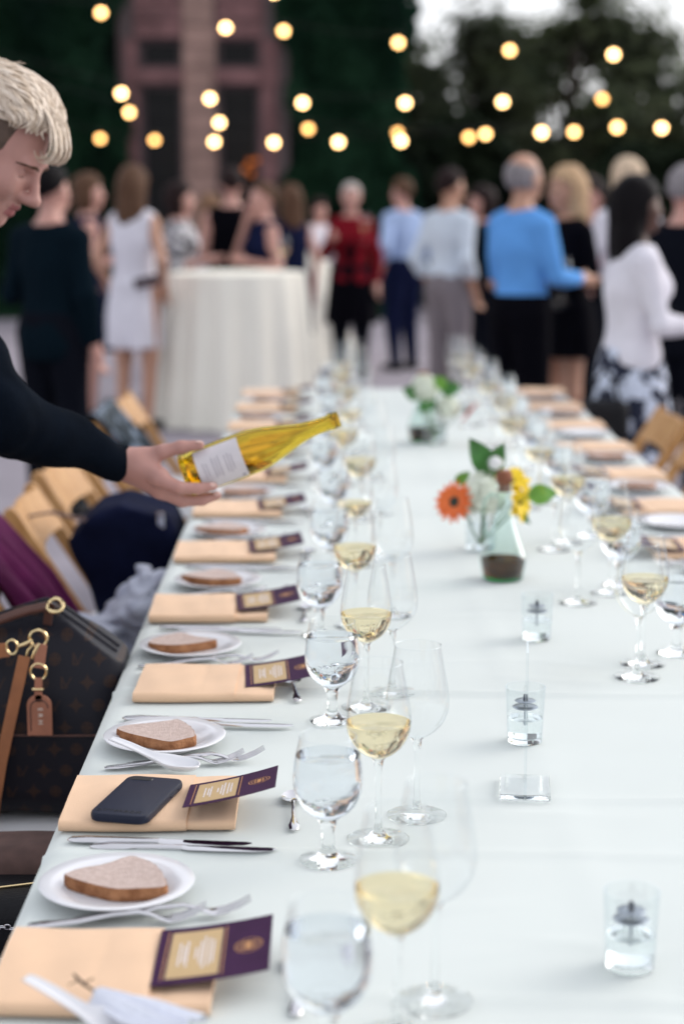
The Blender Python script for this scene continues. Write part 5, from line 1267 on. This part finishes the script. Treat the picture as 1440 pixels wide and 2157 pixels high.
person('guest in a black sleeveless top with short dark hair from behind', -0.735, 14.2, 95, 1.81, PK, 'short', 'dark', BLACK, ('trousers', BLACK), ('forward', 'forward'), sleeves='none', woman=False)
person('woman in a navy top holding a hand to her face', -0.46, 13.55, 205, 1.69, PK, 'short', 'brown', NAVY, ('dress', NAVY), ('forward', 'face'), sleeves='none', woman=True)
person('long haired woman behind the tall cocktail table', -0.29, 14.9, 120, 1.68, PK, 'long', 'brown', NAVY, ('dress', NAVY), ('hang', 'hang'), sleeves='none', woman=True)
person('distant guest in white between the cocktail table and red cardigan', -0.08, 18.6, -60, 1.56, PK, 'bob', 'dark', WHITE, ('trousers', SUIT), ('forward', 'forward'), woman=True)
person('white haired woman in a red cardigan over a black dress', 0.215, 15.8, -95, 1.70, PK, 'short', 'white', RED, ('trousers', SUIT), ('hang', 'glass'), woman=True, jacket_hem=0.88)
person('man in a pale blue shirt and navy trousers', 0.70, 16.7, 128, 1.75, PK, 'short', 'brown', PALEBLUE, ('trousers', NAVY), ('hip', 'hip'))
person('man in a whitish shirt and grey khaki trousers', 0.88, 13.1, 42, 1.785, TN, 'short', 'dark', OFFWHITE, ('trousers', KHAKI), ('pocket', 'pocket'))
person('balding man in a bright blue shirt and black trousers', 1.045, 9.8, 35, 1.82, TN, 'bald', 'grey', BLUE, ('trousers', BLACK), ('reach', 'reach'))
person('blonde woman in a black dress facing the blue shirt', 1.37, 10.35, 205, 1.755, TN, 'long', 'blonde', BLACK, ('dress', BLACK), ('forward', 'reach'), sleeves='half', hem=0.70, woman=True)
person('dark haired guest in a pink floral top', 1.79, 12.3, 205, 1.71, PK, 'short', 'dark', M['floral_pink'], ('trousers', SUIT), ('glass', 'hang'), woman=True)
person('guest with pale blond hair behind the white sweater', 1.91, 11.6, 100, 1.82, PK, 'bob', 'paleblond', WHITE, ('trousers', SUIT), ('hang', 'hang'), woman=True)
person('woman in a white sweater and dark floral skirt with long black hair', 1.285, 7.62, 12, 1.67, BR, 'long', 'black', WHITE, ('skirt', M['floral']), ('reach', 'reach'), woman=True, hem=0.42)
person('grey haired man in a dark suit at the right edge', 1.80, 9.2, 60, 1.745, PK, 'short', 'grey', SUIT, ('trousers', SUIT), ('hang', 'hang'), jacket_hem=0.80)
person('guest in dark teal half hidden behind the whitish shirt', 1.22, 14.2, 190, 1.66, PK, 'bob', 'dark', TEAL, ('trousers', SUIT), ('forward', 'forward'), woman=True)
person('guest in a grey jacket behind the pink floral top', 2.02, 14.0, -110, 1.74, PK, 'short', 'brown', KHAKI, ('trousers', SUIT), ('hang', 'glass'))
person('guest in navy between the brown haired woman and the wall', -2.15, 14.5, 30, 1.70, PK, 'long', 'dark', NAVY, ('dress', NAVY), ('forward', 'hang'), woman=True)
# the red cardigan is worn over a black dress
rd = [o for o in bpy.data.objects if o.get('label', '').startswith('white haired woman')][0]
sdf_obj('dress', [_skirt(1.05, 0.52, 0.165, 0.05), EL((0.025, 0, 1.22), (0.122, 0.085, 0.22), 0.03)], 0.0125, BLACK, rd)
# things in hands
hb_ = thing('handbag', 'black handbag hanging at the floral skirt', 'handbag', (1.145, 7.40, 0.60))
sdf_obj('body', [RB((0, 0, 0.085), (0.10, 0.06, 0.085), 0.04)], 0.010, M['black_leather'], hb_)
m = MB(); m.tube([(-0.06, 0, 0.16), (-0.04, 0, 0.25), (0, 0, 0.29), (0.04, 0, 0.25), (0.06, 0, 0.16)], 0.008, 8); obj('handle', m, M['black_leather'], hb_)
ck = MB(); ck.box((0, 0, 0), (0.09, 0.018, 0.035)); tag(obj('clutch_purse', ck, M['burgundy'], smooth=False, bevel=0.008, loc=(-1.20, 12.18, 1.03), rot=(0, R(-12), 0)), 'dark clutch purse in the hand of the white dress', 'purse')
for (x, y, z), l_ in (((1.30, 9.98, 1.02), 'wine glass held before the blue shirt'), ((1.27, 10.12, 0.98), 'wine glass in the hand of the blonde woman'), ((0.335, 15.6, 1.2), 'glass held by the red cardigan'), ((-0.30, 12.75, 1.075), 'wine glass standing on the tall cocktail table')):
    put('wineglass', MK['wineglass'], (x, y, z), 0.5, l_)

# ------------------------------------------------------------------ the waiter
WT = np.array((-0.90, 3.42, 0.0))
wr_ = thing('person', 'blond waiter in a dark shirt leaning in with a wine bottle', 'person', tuple(WT))
th, ps = R(37), R(12)
hf = np.array((math.cos(th) * math.cos(ps), -math.cos(th) * math.sin(ps), -math.sin(th))); hl = np.array((math.sin(ps), math.cos(ps), 0.0)); hu = np.cross(hf, hl)
HR = np.stack([hf, hl, hu], 1); HC = np.array((-0.613, 3.40, 1.690)) - WT
def face_prims():
    P = [EL((-0.014, 0, 0.032), (0.100, 0.078, 0.092), 0.03), EL((0.030, 0, -0.035), (0.066, 0.064, 0.088), 0.03), EL((0.044, 0, -0.088), (0.044, 0.046, 0.032), 0.03), EL((0.076, 0, -0.108), (0.018, 0.020, 0.016), 0.02),
         RC((0.084, -0.030, 0.020), (0.084, 0.030, 0.020), 0.0135, None, 0.015), RC((0.092, 0, 0.010), (0.119, 0, -0.032), 0.0080, 0.0105, 0.012), EL((0.120, 0, -0.036), (0.0135, 0.0120, 0.0105), 0.008),
         RC((0.0905, -0.017, -0.0650), (0.0985, 0, -0.0635), 0.0055, 0.0068, 0.006), RC((0.0905, 0.017, -0.0650), (0.0985, 0, -0.0635), 0.0055, 0.0068, 0.006), RC((0.0860, -0.015, -0.0785), (0.0945, 0, -0.0795), 0.0060, 0.0078, 0.006), RC((0.0860, 0.015, -0.0785), (0.0945, 0, -0.0795), 0.0060, 0.0078, 0.006)]
    for s in (-1, 1):
        P += [EL((0.104, s * 0.0115, -0.0420), (0.0120, 0.0060, 0.0080), 0.014), EL((0.062, s * 0.042, -0.030), (0.030, 0.024, 0.030), 0.02), EL((-0.010, s * 0.079, -0.012), (0.026, 0.009, 0.034), 0.008), RC((0.01, s * 0.058, -0.070), (0.055, s * 0.030, -0.100), 0.018, 0.016, 0.02)]
    return P
def HL(P): return (P - HC) @ HR
torso = [EL(np.array((-0.97, 3.42, 0.97)) - WT, (0.12, 0.16, 0.15), 0.06), EL(np.array((-0.91, 3.42, 1.14)) - WT, (0.115, 0.155, 0.18), 0.06), EL(np.array((-0.82, 3.42, 1.33)) - WT, (0.125, 0.175, 0.17), 0.06), RC(np.array((-0.745, 3.245, 1.45)) - WT, np.array((-0.755, 3.60, 1.45)) - WT, 0.062, None, 0.06)]
neck = [RC(np.array((-0.755, 3.42, 1.47)) - WT, np.array((-0.66, 3.40, 1.635)) - WT, 0.060, 0.054, 0.03)]
q = lambda *p: np.array(p) - WT
r_sh, r_el, r_wr = q(-0.720, 3.215, 1.445), q(-0.575, 3.14, 1.225), q(-0.372, 3.285, 1.112)
l_sh, l_el, l_wr = q(-0.755, 3.62, 1.44), q(-0.90, 3.72, 1.20), q(-1.05, 3.62, 1.02)
arm = [RC(r_sh, r_el, 0.054, 0.043, 0.03), RC(r_el, r_wr, 0.044, 0.028, 0.02)]; arm_l = [RC(l_sh, l_el, 0.054, 0.043, 0.03), RC(l_el, l_wr, 0.044, 0.028, 0.02)]
hand = [RC(q(-0.380, 3.287, 1.114), q(-0.345, 3.275, 1.112), 0.0285, 0.029, 0.015), RC(q(-0.345, 3.270, 1.114), q(-0.306, 3.252, 1.096), 0.022, 0.0185, 0.018), RC(q(-0.345, 3.283, 1.098), q(-0.306, 3.275, 1.070), 0.022, 0.0185, 0.018), RC(q(-0.345, 3.295, 1.092), q(-0.308, 3.298, 1.066), 0.020, 0.016, 0.018),
        RC(q(-0.348, 3.285, 1.122), q(-0.300, 3.268, 1.138), 0.0175, 0.0135, 0.016), RC(q(-0.300, 3.268, 1.138), q(-0.266, 3.268, 1.147), 0.0130, 0.0118, 0.006), RC(q(-0.266, 3.268, 1.147), q(-0.232, 3.272, 1.150), 0.0118, 0.0090, 0.006),
        RC(q(-0.306, 3.246, 1.092), q(-0.268, 3.233, 1.077), 0.0145, 0.0120, 0.010), RC(q(-0.268, 3.233, 1.077), q(-0.234, 3.243, 1.074), 0.0118, 0.0105, 0.005), RC(q(-0.234, 3.243, 1.074), q(-0.207, 3.252, 1.077), 0.0105, 0.0085, 0.004),
        RC(q(-0.306, 3.272, 1.066), q(-0.266, 3.282, 1.045), 0.0145, 0.0122, 0.010), RC(q(-0.266, 3.282, 1.045), q(-0.230, 3.291, 1.045), 0.0120, 0.0105, 0.005), RC(q(-0.230, 3.291, 1.045), q(-0.203, 3.300, 1.052), 0.0105, 0.0085, 0.004),
        RC(q(-0.308, 3.298, 1.062), q(-0.270, 3.312, 1.044), 0.0135, 0.0115, 0.010), RC(q(-0.270, 3.312, 1.044), q(-0.226, 3.328, 1.058), 0.0112, 0.0085, 0.005),
        RC(q(-0.315, 3.312, 1.072), q(-0.283, 3.333, 1.055), 0.0120, 0.0100, 0.010), RC(q(-0.283, 3.333, 1.055), q(-0.248, 3.345, 1.070), 0.0100, 0.0078, 0.005)]
legs = []
for sd in (-1, 1): legs += [RC(q(-0.97, 3.42 + sd * 0.09, 0.93), q(-0.95, 3.42 + sd * 0.1, 0.5), 0.09, 0.06, 0.03), RC(q(-0.95, 3.42 + sd * 0.1, 0.5), q(-0.98, 3.42 + sd * 0.1, 0.1), 0.058, 0.038, 0.03), RC(q(-0.99, 3.42 + sd * 0.1, 0.05), q(-0.86, 3.42 + sd * 0.1, 0.03), 0.036, 0.026, 0.02)]
def face_post(P, d):
    L = HL(P); near = (np.abs(L) < 0.2).all(1)
    if near.any():
        Lq = L[near]; dn = d[near]
        for s in (-1, 1):
            c = EL((0.097, s * 0.033, 0.001), (0.024, 0.019, 0.0115)).f(Lq); k = 0.008; h = np.clip(0.5 - 0.5 * (dn + c) / k, 0, 1); dn = dn * (1 - h) - c * h + k * h * (1 - h)
            lid = np.linalg.norm(Lq - np.array((0.0735, s * 0.032, -0.001)), axis=1) - 0.0135; dn = np.minimum(dn, lid)
        m_ = RC((0.0955, -0.020, -0.0720), (0.0955, 0.020, -0.0720), 0.0022).f(Lq - np.array((0.004, 0, 0))); dn = np.maximum(dn, -m_)
        d = d.copy(); d[near] = dn
    return d
def face_mat(C):
    L = HL(C); m_ = np.zeros(len(C)); x, y, z = L[:, 0], np.abs(L[:, 1]), L[:, 2]
    m_[(x > 0.086) & (y < 0.020) & (z < -0.0605) & (z > -0.0865)] = 1; return m_
sdf_obj('body', torso + neck + XF(face_prims(), HR, HC) + arm + arm_l + hand + [RC(l_wr, l_wr + np.array((-0.05, -0.02, -0.07)), 0.028, 0.03, 0.02)] + legs, 0.0036, [M['skin_waiter'], M['lips']], wr_, post=face_post, matfn=face_mat, smoothit=1)
cl_n = np.array((0.0, 0.0, 1.0))
def wshirt(P, d):
    d = d + 0.009 * np_noise(P, np.array([30, 30, 26]), 2) + 0.004 * np_noise(P, np.array([60, 55, 48]), 3)
    d = np.maximum(d, 0.90 - P[:, 2]); ax = HC - q(-0.755, 3.42, 1.47); ax = ax / np.linalg.norm(ax)
    nk = (P - q(-0.755, 3.42, 1.47)) @ ax; rad = np.linalg.norm((P - q(-0.755, 3.42, 1.47)) - nk[:, None] * ax, axis=1)
    return np.maximum(d, np.where(rad < 0.12, nk - 0.055, -1))
fa = r_wr - r_el; cuff = r_el + fa * 0.985
M['waiter_shirt'] = mat('waiter_shirt', (0.003, 0.005, 0.009), 0.95, var=0.25, vscale=14, bump=0.3, bscale=220, spec=0.03)
sdf_obj('shirt', INF(torso + neck, 0.016) + [RC(r_sh, r_el, 0.076, 0.066, 0.04), RC(r_el, cuff, 0.066, 0.036, 0.03), RC(l_sh, l_el, 0.072, 0.060, 0.04), RC(l_el, l_wr, 0.060, 0.042, 0.03)], 0.0065, M['waiter_shirt'], wr_, post=lambda P, d: np.maximum(wshirt(P, d), np.where(np.linalg.norm(P - r_wr, axis=1) < 0.12, (P - cuff) @ (fa / np.linalg.norm(fa)), -1)))
sdf_obj('trousers', INF(torso[:1] + legs[0:2] + legs[3:5], 0.02), 0.011, SUIT, wr_, post=lambda P, d: np.maximum(np.maximum(d, P[:, 2] - 1.0), 0.03 - P[:, 2]))
for sd in (-1, 1): link('shoe', shoe(M['black_leather']), wr_, tuple(q(-0.97, 3.42 + sd * 0.1, 0)), 0)
# brows, lashes and nails
HM = Matrix(((*HR[0], HC[0]), (*HR[1], HC[1]), (*HR[2], HC[2]), (0, 0, 0, 1)))
_fp = face_prims(); _wp = XF(_fp, HR, HC)
def surf(y, z, off=0.0):
    xs_ = np.linspace(0.15, 0.03, 241); P_ = np.stack([xs_, np.full(241, y), np.full(241, z)], 1) @ HR.T + HC
    d_ = face_post(P_, sdf_eval(_wp, P_)); i_ = int(np.argmax(d_ < 0)); return (float(xs_[i_]) + off, y, z)
M['brow'] = mat('brow', (0.07, 0.035, 0.022), 0.7, spec=0.1)
for s in (-1, 1):
    m = MB(); m.tube([surf(s * yy, zz, 0.0002) for yy, zz in ((0.010, 0.0175), (0.018, 0.0200), (0.027, 0.0220), (0.036, 0.0215), (0.045, 0.0180), (0.052, 0.0130))], [0.0018, 0.0030, 0.0034, 0.0030, 0.0022, 0.0008], 8); o = obj('eyebrow', m, M['brow'], wr_); o.matrix_local = HM
    m = MB(); m.tube([surf(s * yy, zz, 0.0002) for yy, zz in ((0.0205, -0.0055), (0.026, -0.0082), (0.032, -0.0092), (0.038, -0.0082), (0.0435, -0.0050))], [0.0008, 0.0016, 0.0020, 0.0018, 0.0008], 6); o = obj('eyelash', m, M['brow'], wr_); o.matrix_local = HM
M['nail'] = mat('nail', (0.70, 0.46, 0.40), 0.25)
for c, r_ in ((q(-0.2085, 3.2445, 1.080), (0.0062, 0.0022, 0.0048)), (q(-0.233, 3.2655, 1.1565), (0.0070, 0.0045, 0.0022)), (q(-0.2035, 3.2885, 1.057), (0.006, 0.0022, 0.0045))):
    m = MB(); m.lathe([(0.001, -1)] + [(math.sin(a), -math.cos(a)) for a in [i * math.pi / 8 for i in range(1, 8)]] + [(0.001, 1)], 12); o = obj('fingernail', m, M['nail'], wr_, loc=tuple(c)); o.scale = r_
# hair: a soft cap, short darker sides and many curved locks
M['blond'] = mat('blond', (0.52, 0.40, 0.29), 0.4, col2=(0.82, 0.71, 0.60), vscale=26, bump=0.5, bscale=200, stretch=(1, 4, 4), spec=0.5)
M['blond_side'] = mat('blond_side', (0.085, 0.050, 0.034), 0.55, var=0.3, vscale=60, bump=0.5, bscale=300)
def cap_post(P, d):
    L = HL(P); return np.maximum(np.maximum(d + 0.004 * np_noise(L, np.array([50, 60, 60]), 1), 0.078 - L[:, 2] - 0.35 * (0.05 - L[:, 0])), L[:, 0] - 0.082)
sdf_obj('hair', XF([EL((-0.010, 0, 0.046), (0.107, 0.085, 0.093), 0.02)], HR, HC), 0.005, M['blond'], wr_, post=cap_post)
sdf_obj('side_hair', XF(INF([EL((-0.016, 0, 0.030), (0.100, 0.078, 0.092), 0.02)], 0.0045), HR, HC), 0.005, M['blond_side'], wr_, post=lambda P, d: (lambda L: np.maximum(np.maximum(np.maximum(d, L[:, 0] - 0.040 + 0.5 * np.maximum(0.02 - L[:, 2], 0)), -0.050 - L[:, 2] - 0.3 * L[:, 0]), L[:, 2] - 0.072))(HL(P)))
lk = MB(); rr = random.Random(5)
for i in range(1300):
    al = rr.uniform(-1.27, 1.27); b0 = rr.uniform(-1.5, 0.45); db_ = min(rr.uniform(0.65, 1.05), 1.20 - 0.12 * abs(al) - b0 + rr.uniform(-0.22, 0.14)); ph_ = rr.uniform(0, 6.28); lift = rr.uniform(0.0, 0.13) * (0.6 + 0.4 * math.sin(al * 5 + b0 * 3)); wv = 0.10 + 0.04 * math.sin(al * 7 + b0 * 4); ph_ = al * 4 + b0 * 3 + rr.uniform(-0.5, 0.5)
    pts, rad = [], []
    for t in [k / 9 for k in range(10)]:
        b_ = b0 + db_ * t; a_ = al + wv * math.sin(t * 6 + ph_) - 0.15 * t
        inf = 0.985 + lift * math.sin(math.pi * min(1, t * 0.9)) + 0.028 * math.sin(t * 7 + ph_)
        if b_ > 1.12: inf += 0.35 * (b_ - 1.12)
        p = (-0.010 + 0.110 * inf * math.sin(b_) * math.cos(a_ * 0.85), 0.088 * inf * math.sin(a_), 0.046 + 0.098 * inf * math.cos(b_) * math.cos(a_ * 0.8))
        pts.append(p); rad.append(0.0027 * (math.sin(math.pi * (0.15 + 0.83 * t)) ** 0.8) + 0.0006)
    lk.tube(pts, rad, 5)
for i in range(34):      # forelock curling out from the forehead
    y0 = -0.050 + 0.0025 * i + rr.uniform(-0.006, 0.006); k_ = rr.uniform(0.86, 1.10); ln = rr.uniform(0.55, 1.0); ph_ = rr.uniform(-0.5, 0.5)
    pts = []
    for t in [q_ / 11 * ln for q_ in range(12)]:
        if t < 0.5:
            u_ = t / 0.5; pts.append((0.055 + 0.055 * k_ * u_, y0 + 0.006 * math.sin(u_ * 3 + ph_), 0.122 - 0.020 * u_ - 0.022 * u_ * u_))
        else:
            u_ = (t - 0.5) / 0.5; a_ = R(55) - u_ * R(215); r_ = 0.017 * k_
            pts.append((0.055 + 0.055 * k_ + r_ * (math.cos(a_) - math.cos(R(55))), y0 + 0.006 * math.sin(3 + ph_) + 0.005 * u_ * math.sin(ph_ * 4), 0.080 + r_ * 1.3 * (math.sin(a_) - math.sin(R(55)))))
    lk.tube(pts, [0.0024 * math.sin(math.pi * (0.12 + 0.84 * q_ / 11)) + 0.0003 for q_ in range(12)], 5)
for i in range(60):     # loose strands standing off the head
    al = rr.uniform(-1.2, 1.2); b0 = rr.uniform(-1.2, 0.9); db_ = rr.uniform(0.25, 0.5); up = rr.uniform(0.04, 0.13); sd_ = rr.uniform(-0.4, 0.4); pts = []
    for t in (0, 0.25, 0.5, 0.75, 1.0):
        b_ = b0 + db_ * t; a_ = al + sd_ * t * t; inf = 1.05 + up * t ** 1.4
        pts.append((-0.010 + 0.110 * inf * math.sin(b_) * math.cos(a_ * 0.85), 0.088 * inf * math.sin(a_), 0.046 + 0.098 * inf * math.cos(b_) * math.cos(a_ * 0.8)))
    lk.tube(pts, [0.0012, 0.0011, 0.0009, 0.0007, 0.0004], 4)
o = obj('hair_locks', lk, M['blond'], wr_, sharp=None); o.matrix_local = HM; o['kind'] = 'stuff'

# ------------------------------------------------------------------ the wine bottle in the waiter's hand
M['bottle_glass'] = solid_glass('bottle_glass', (0.955, 0.875, 0.47), 1.45)
M['bottle_wine'] = solid_glass('bottle_wine', (0.93, 0.78, 0.25), 1.34)
M['label'] = mat('label', (0.62, 0.58, 0.60), 0.6, var=0.04, vscale=40)
M['label_print'] = mat('label_print', (0.22, 0.19, 0.24), 0.6)
BA, BB = Vector((-0.262, 3.30, 1.088)), Vector((0.023, 3.30, 1.195)); bx = (BB - BA); BL = bx.length; bz = bx.normalized(); byv = Vector((0, 1, 0)); bxv = byv.cross(bz)
bt = thing('wine_bottle', 'yellow green wine bottle held by the waiter above the napkins', 'bottle', BA)
bt.rotation_euler = Matrix((bxv, byv, bz)).transposed().to_euler()
outer = arc([(0.036, 0.001), (0.0405, 0.004), (0.0412, 0.012), (0.0412, 0.120), (0.0402, 0.142), (0.0355, 0.168), (0.0275, 0.196), (0.0195, 0.224), (0.0152, 0.248), (0.0140, 0.275)]) + [(0.0140, 0.284), (0.0158, 0.2855), (0.0160, 0.2915), (0.0148, 0.293), (0.0146, BL)]
inner = [(max(r - 0.0030, 0.0), z) for r, z in outer if 0.012 < z < 0.292]
inner = [(0.0, 0.020), (0.022, 0.016), (0.034, 0.0105)] + inner + [(inner[-1][0], BL - 0.0006)]
m = MB(); m.lathe([(0.0, 0.010), (0.020, 0.008), (0.032, 0.001)] + outer + inner[::-1], 48); obj('glass', m, M['bottle_glass'], bt, sharp=60)
# wine: lower part of the tilted inside, cut level
wl_ = MB(); wl_.lathe([(0.0005, 0.0208)] + [(r - 0.0004, z + 0.0006) for r, z in inner[1:-6]], 40, cap0=True, cap1=True)
me = wl_.mesh('wine', M['bottle_wine']); bm = bmesh.new(); bm.from_mesh(me)
upl = Vector((bxv.z, byv.z, bz.z))     # world up in the bottle's frame
res = bmesh.ops.bisect_plane(bm, geom=bm.verts[:] + bm.edges[:] + bm.faces[:], plane_co=Vector((0, 0, 0.02)) + upl * 0.018, plane_no=upl, clear_outer=True)
bmesh.ops.contextual_create(bm, geom=[e for e in res['geom_cut'] if isinstance(e, bmesh.types.BMEdge)]); bmesh.ops.recalc_face_normals(bm, faces=bm.faces); bm.to_mesh(me); bm.free(); link('wine', me, bt)
lbm = MB(); A0 = R(-90)
def lb(u, v): a = A0 + R(62) * (2 * u - 1); return (0.0417 * math.cos(a), 0.0417 * math.sin(a), 0.030 + 0.086 * v)
lbm.grid(lb, 28, 6); lo_ = obj('label', lbm, M['label'], bt)
for i, (z, hw_) in enumerate(((0.104, 0.0), (0.096, 0.35), (0.090, 0.45), (0.084, 0.40), (0.072, 0.5), (0.066, 0.42), (0.060, 0.48), (0.048, 0.3), (0.042, 0.36))):
    if hw_ == 0: continue
    pm_ = MB(); pm_.grid(lambda u, v: (0.0419 * math.cos(A0 + hw_ * (2 * u - 1)), 0.0419 * math.sin(A0 + hw_ * (2 * u - 1)), z + 0.0011 * v), 12, 1); obj('print_line', pm_, M['label_print'], lo_)
em_ = MB(); em_.grid(lambda u, v: (0.0419 * math.cos(A0 + 0.85 + 0.06 * (2 * u - 1)), 0.0419 * math.sin(A0 + 0.85 + 0.06 * (2 * u - 1)), 0.104 + 0.006 * v), 4, 1); obj('print_mark', em_, M['label_print'], lo_)
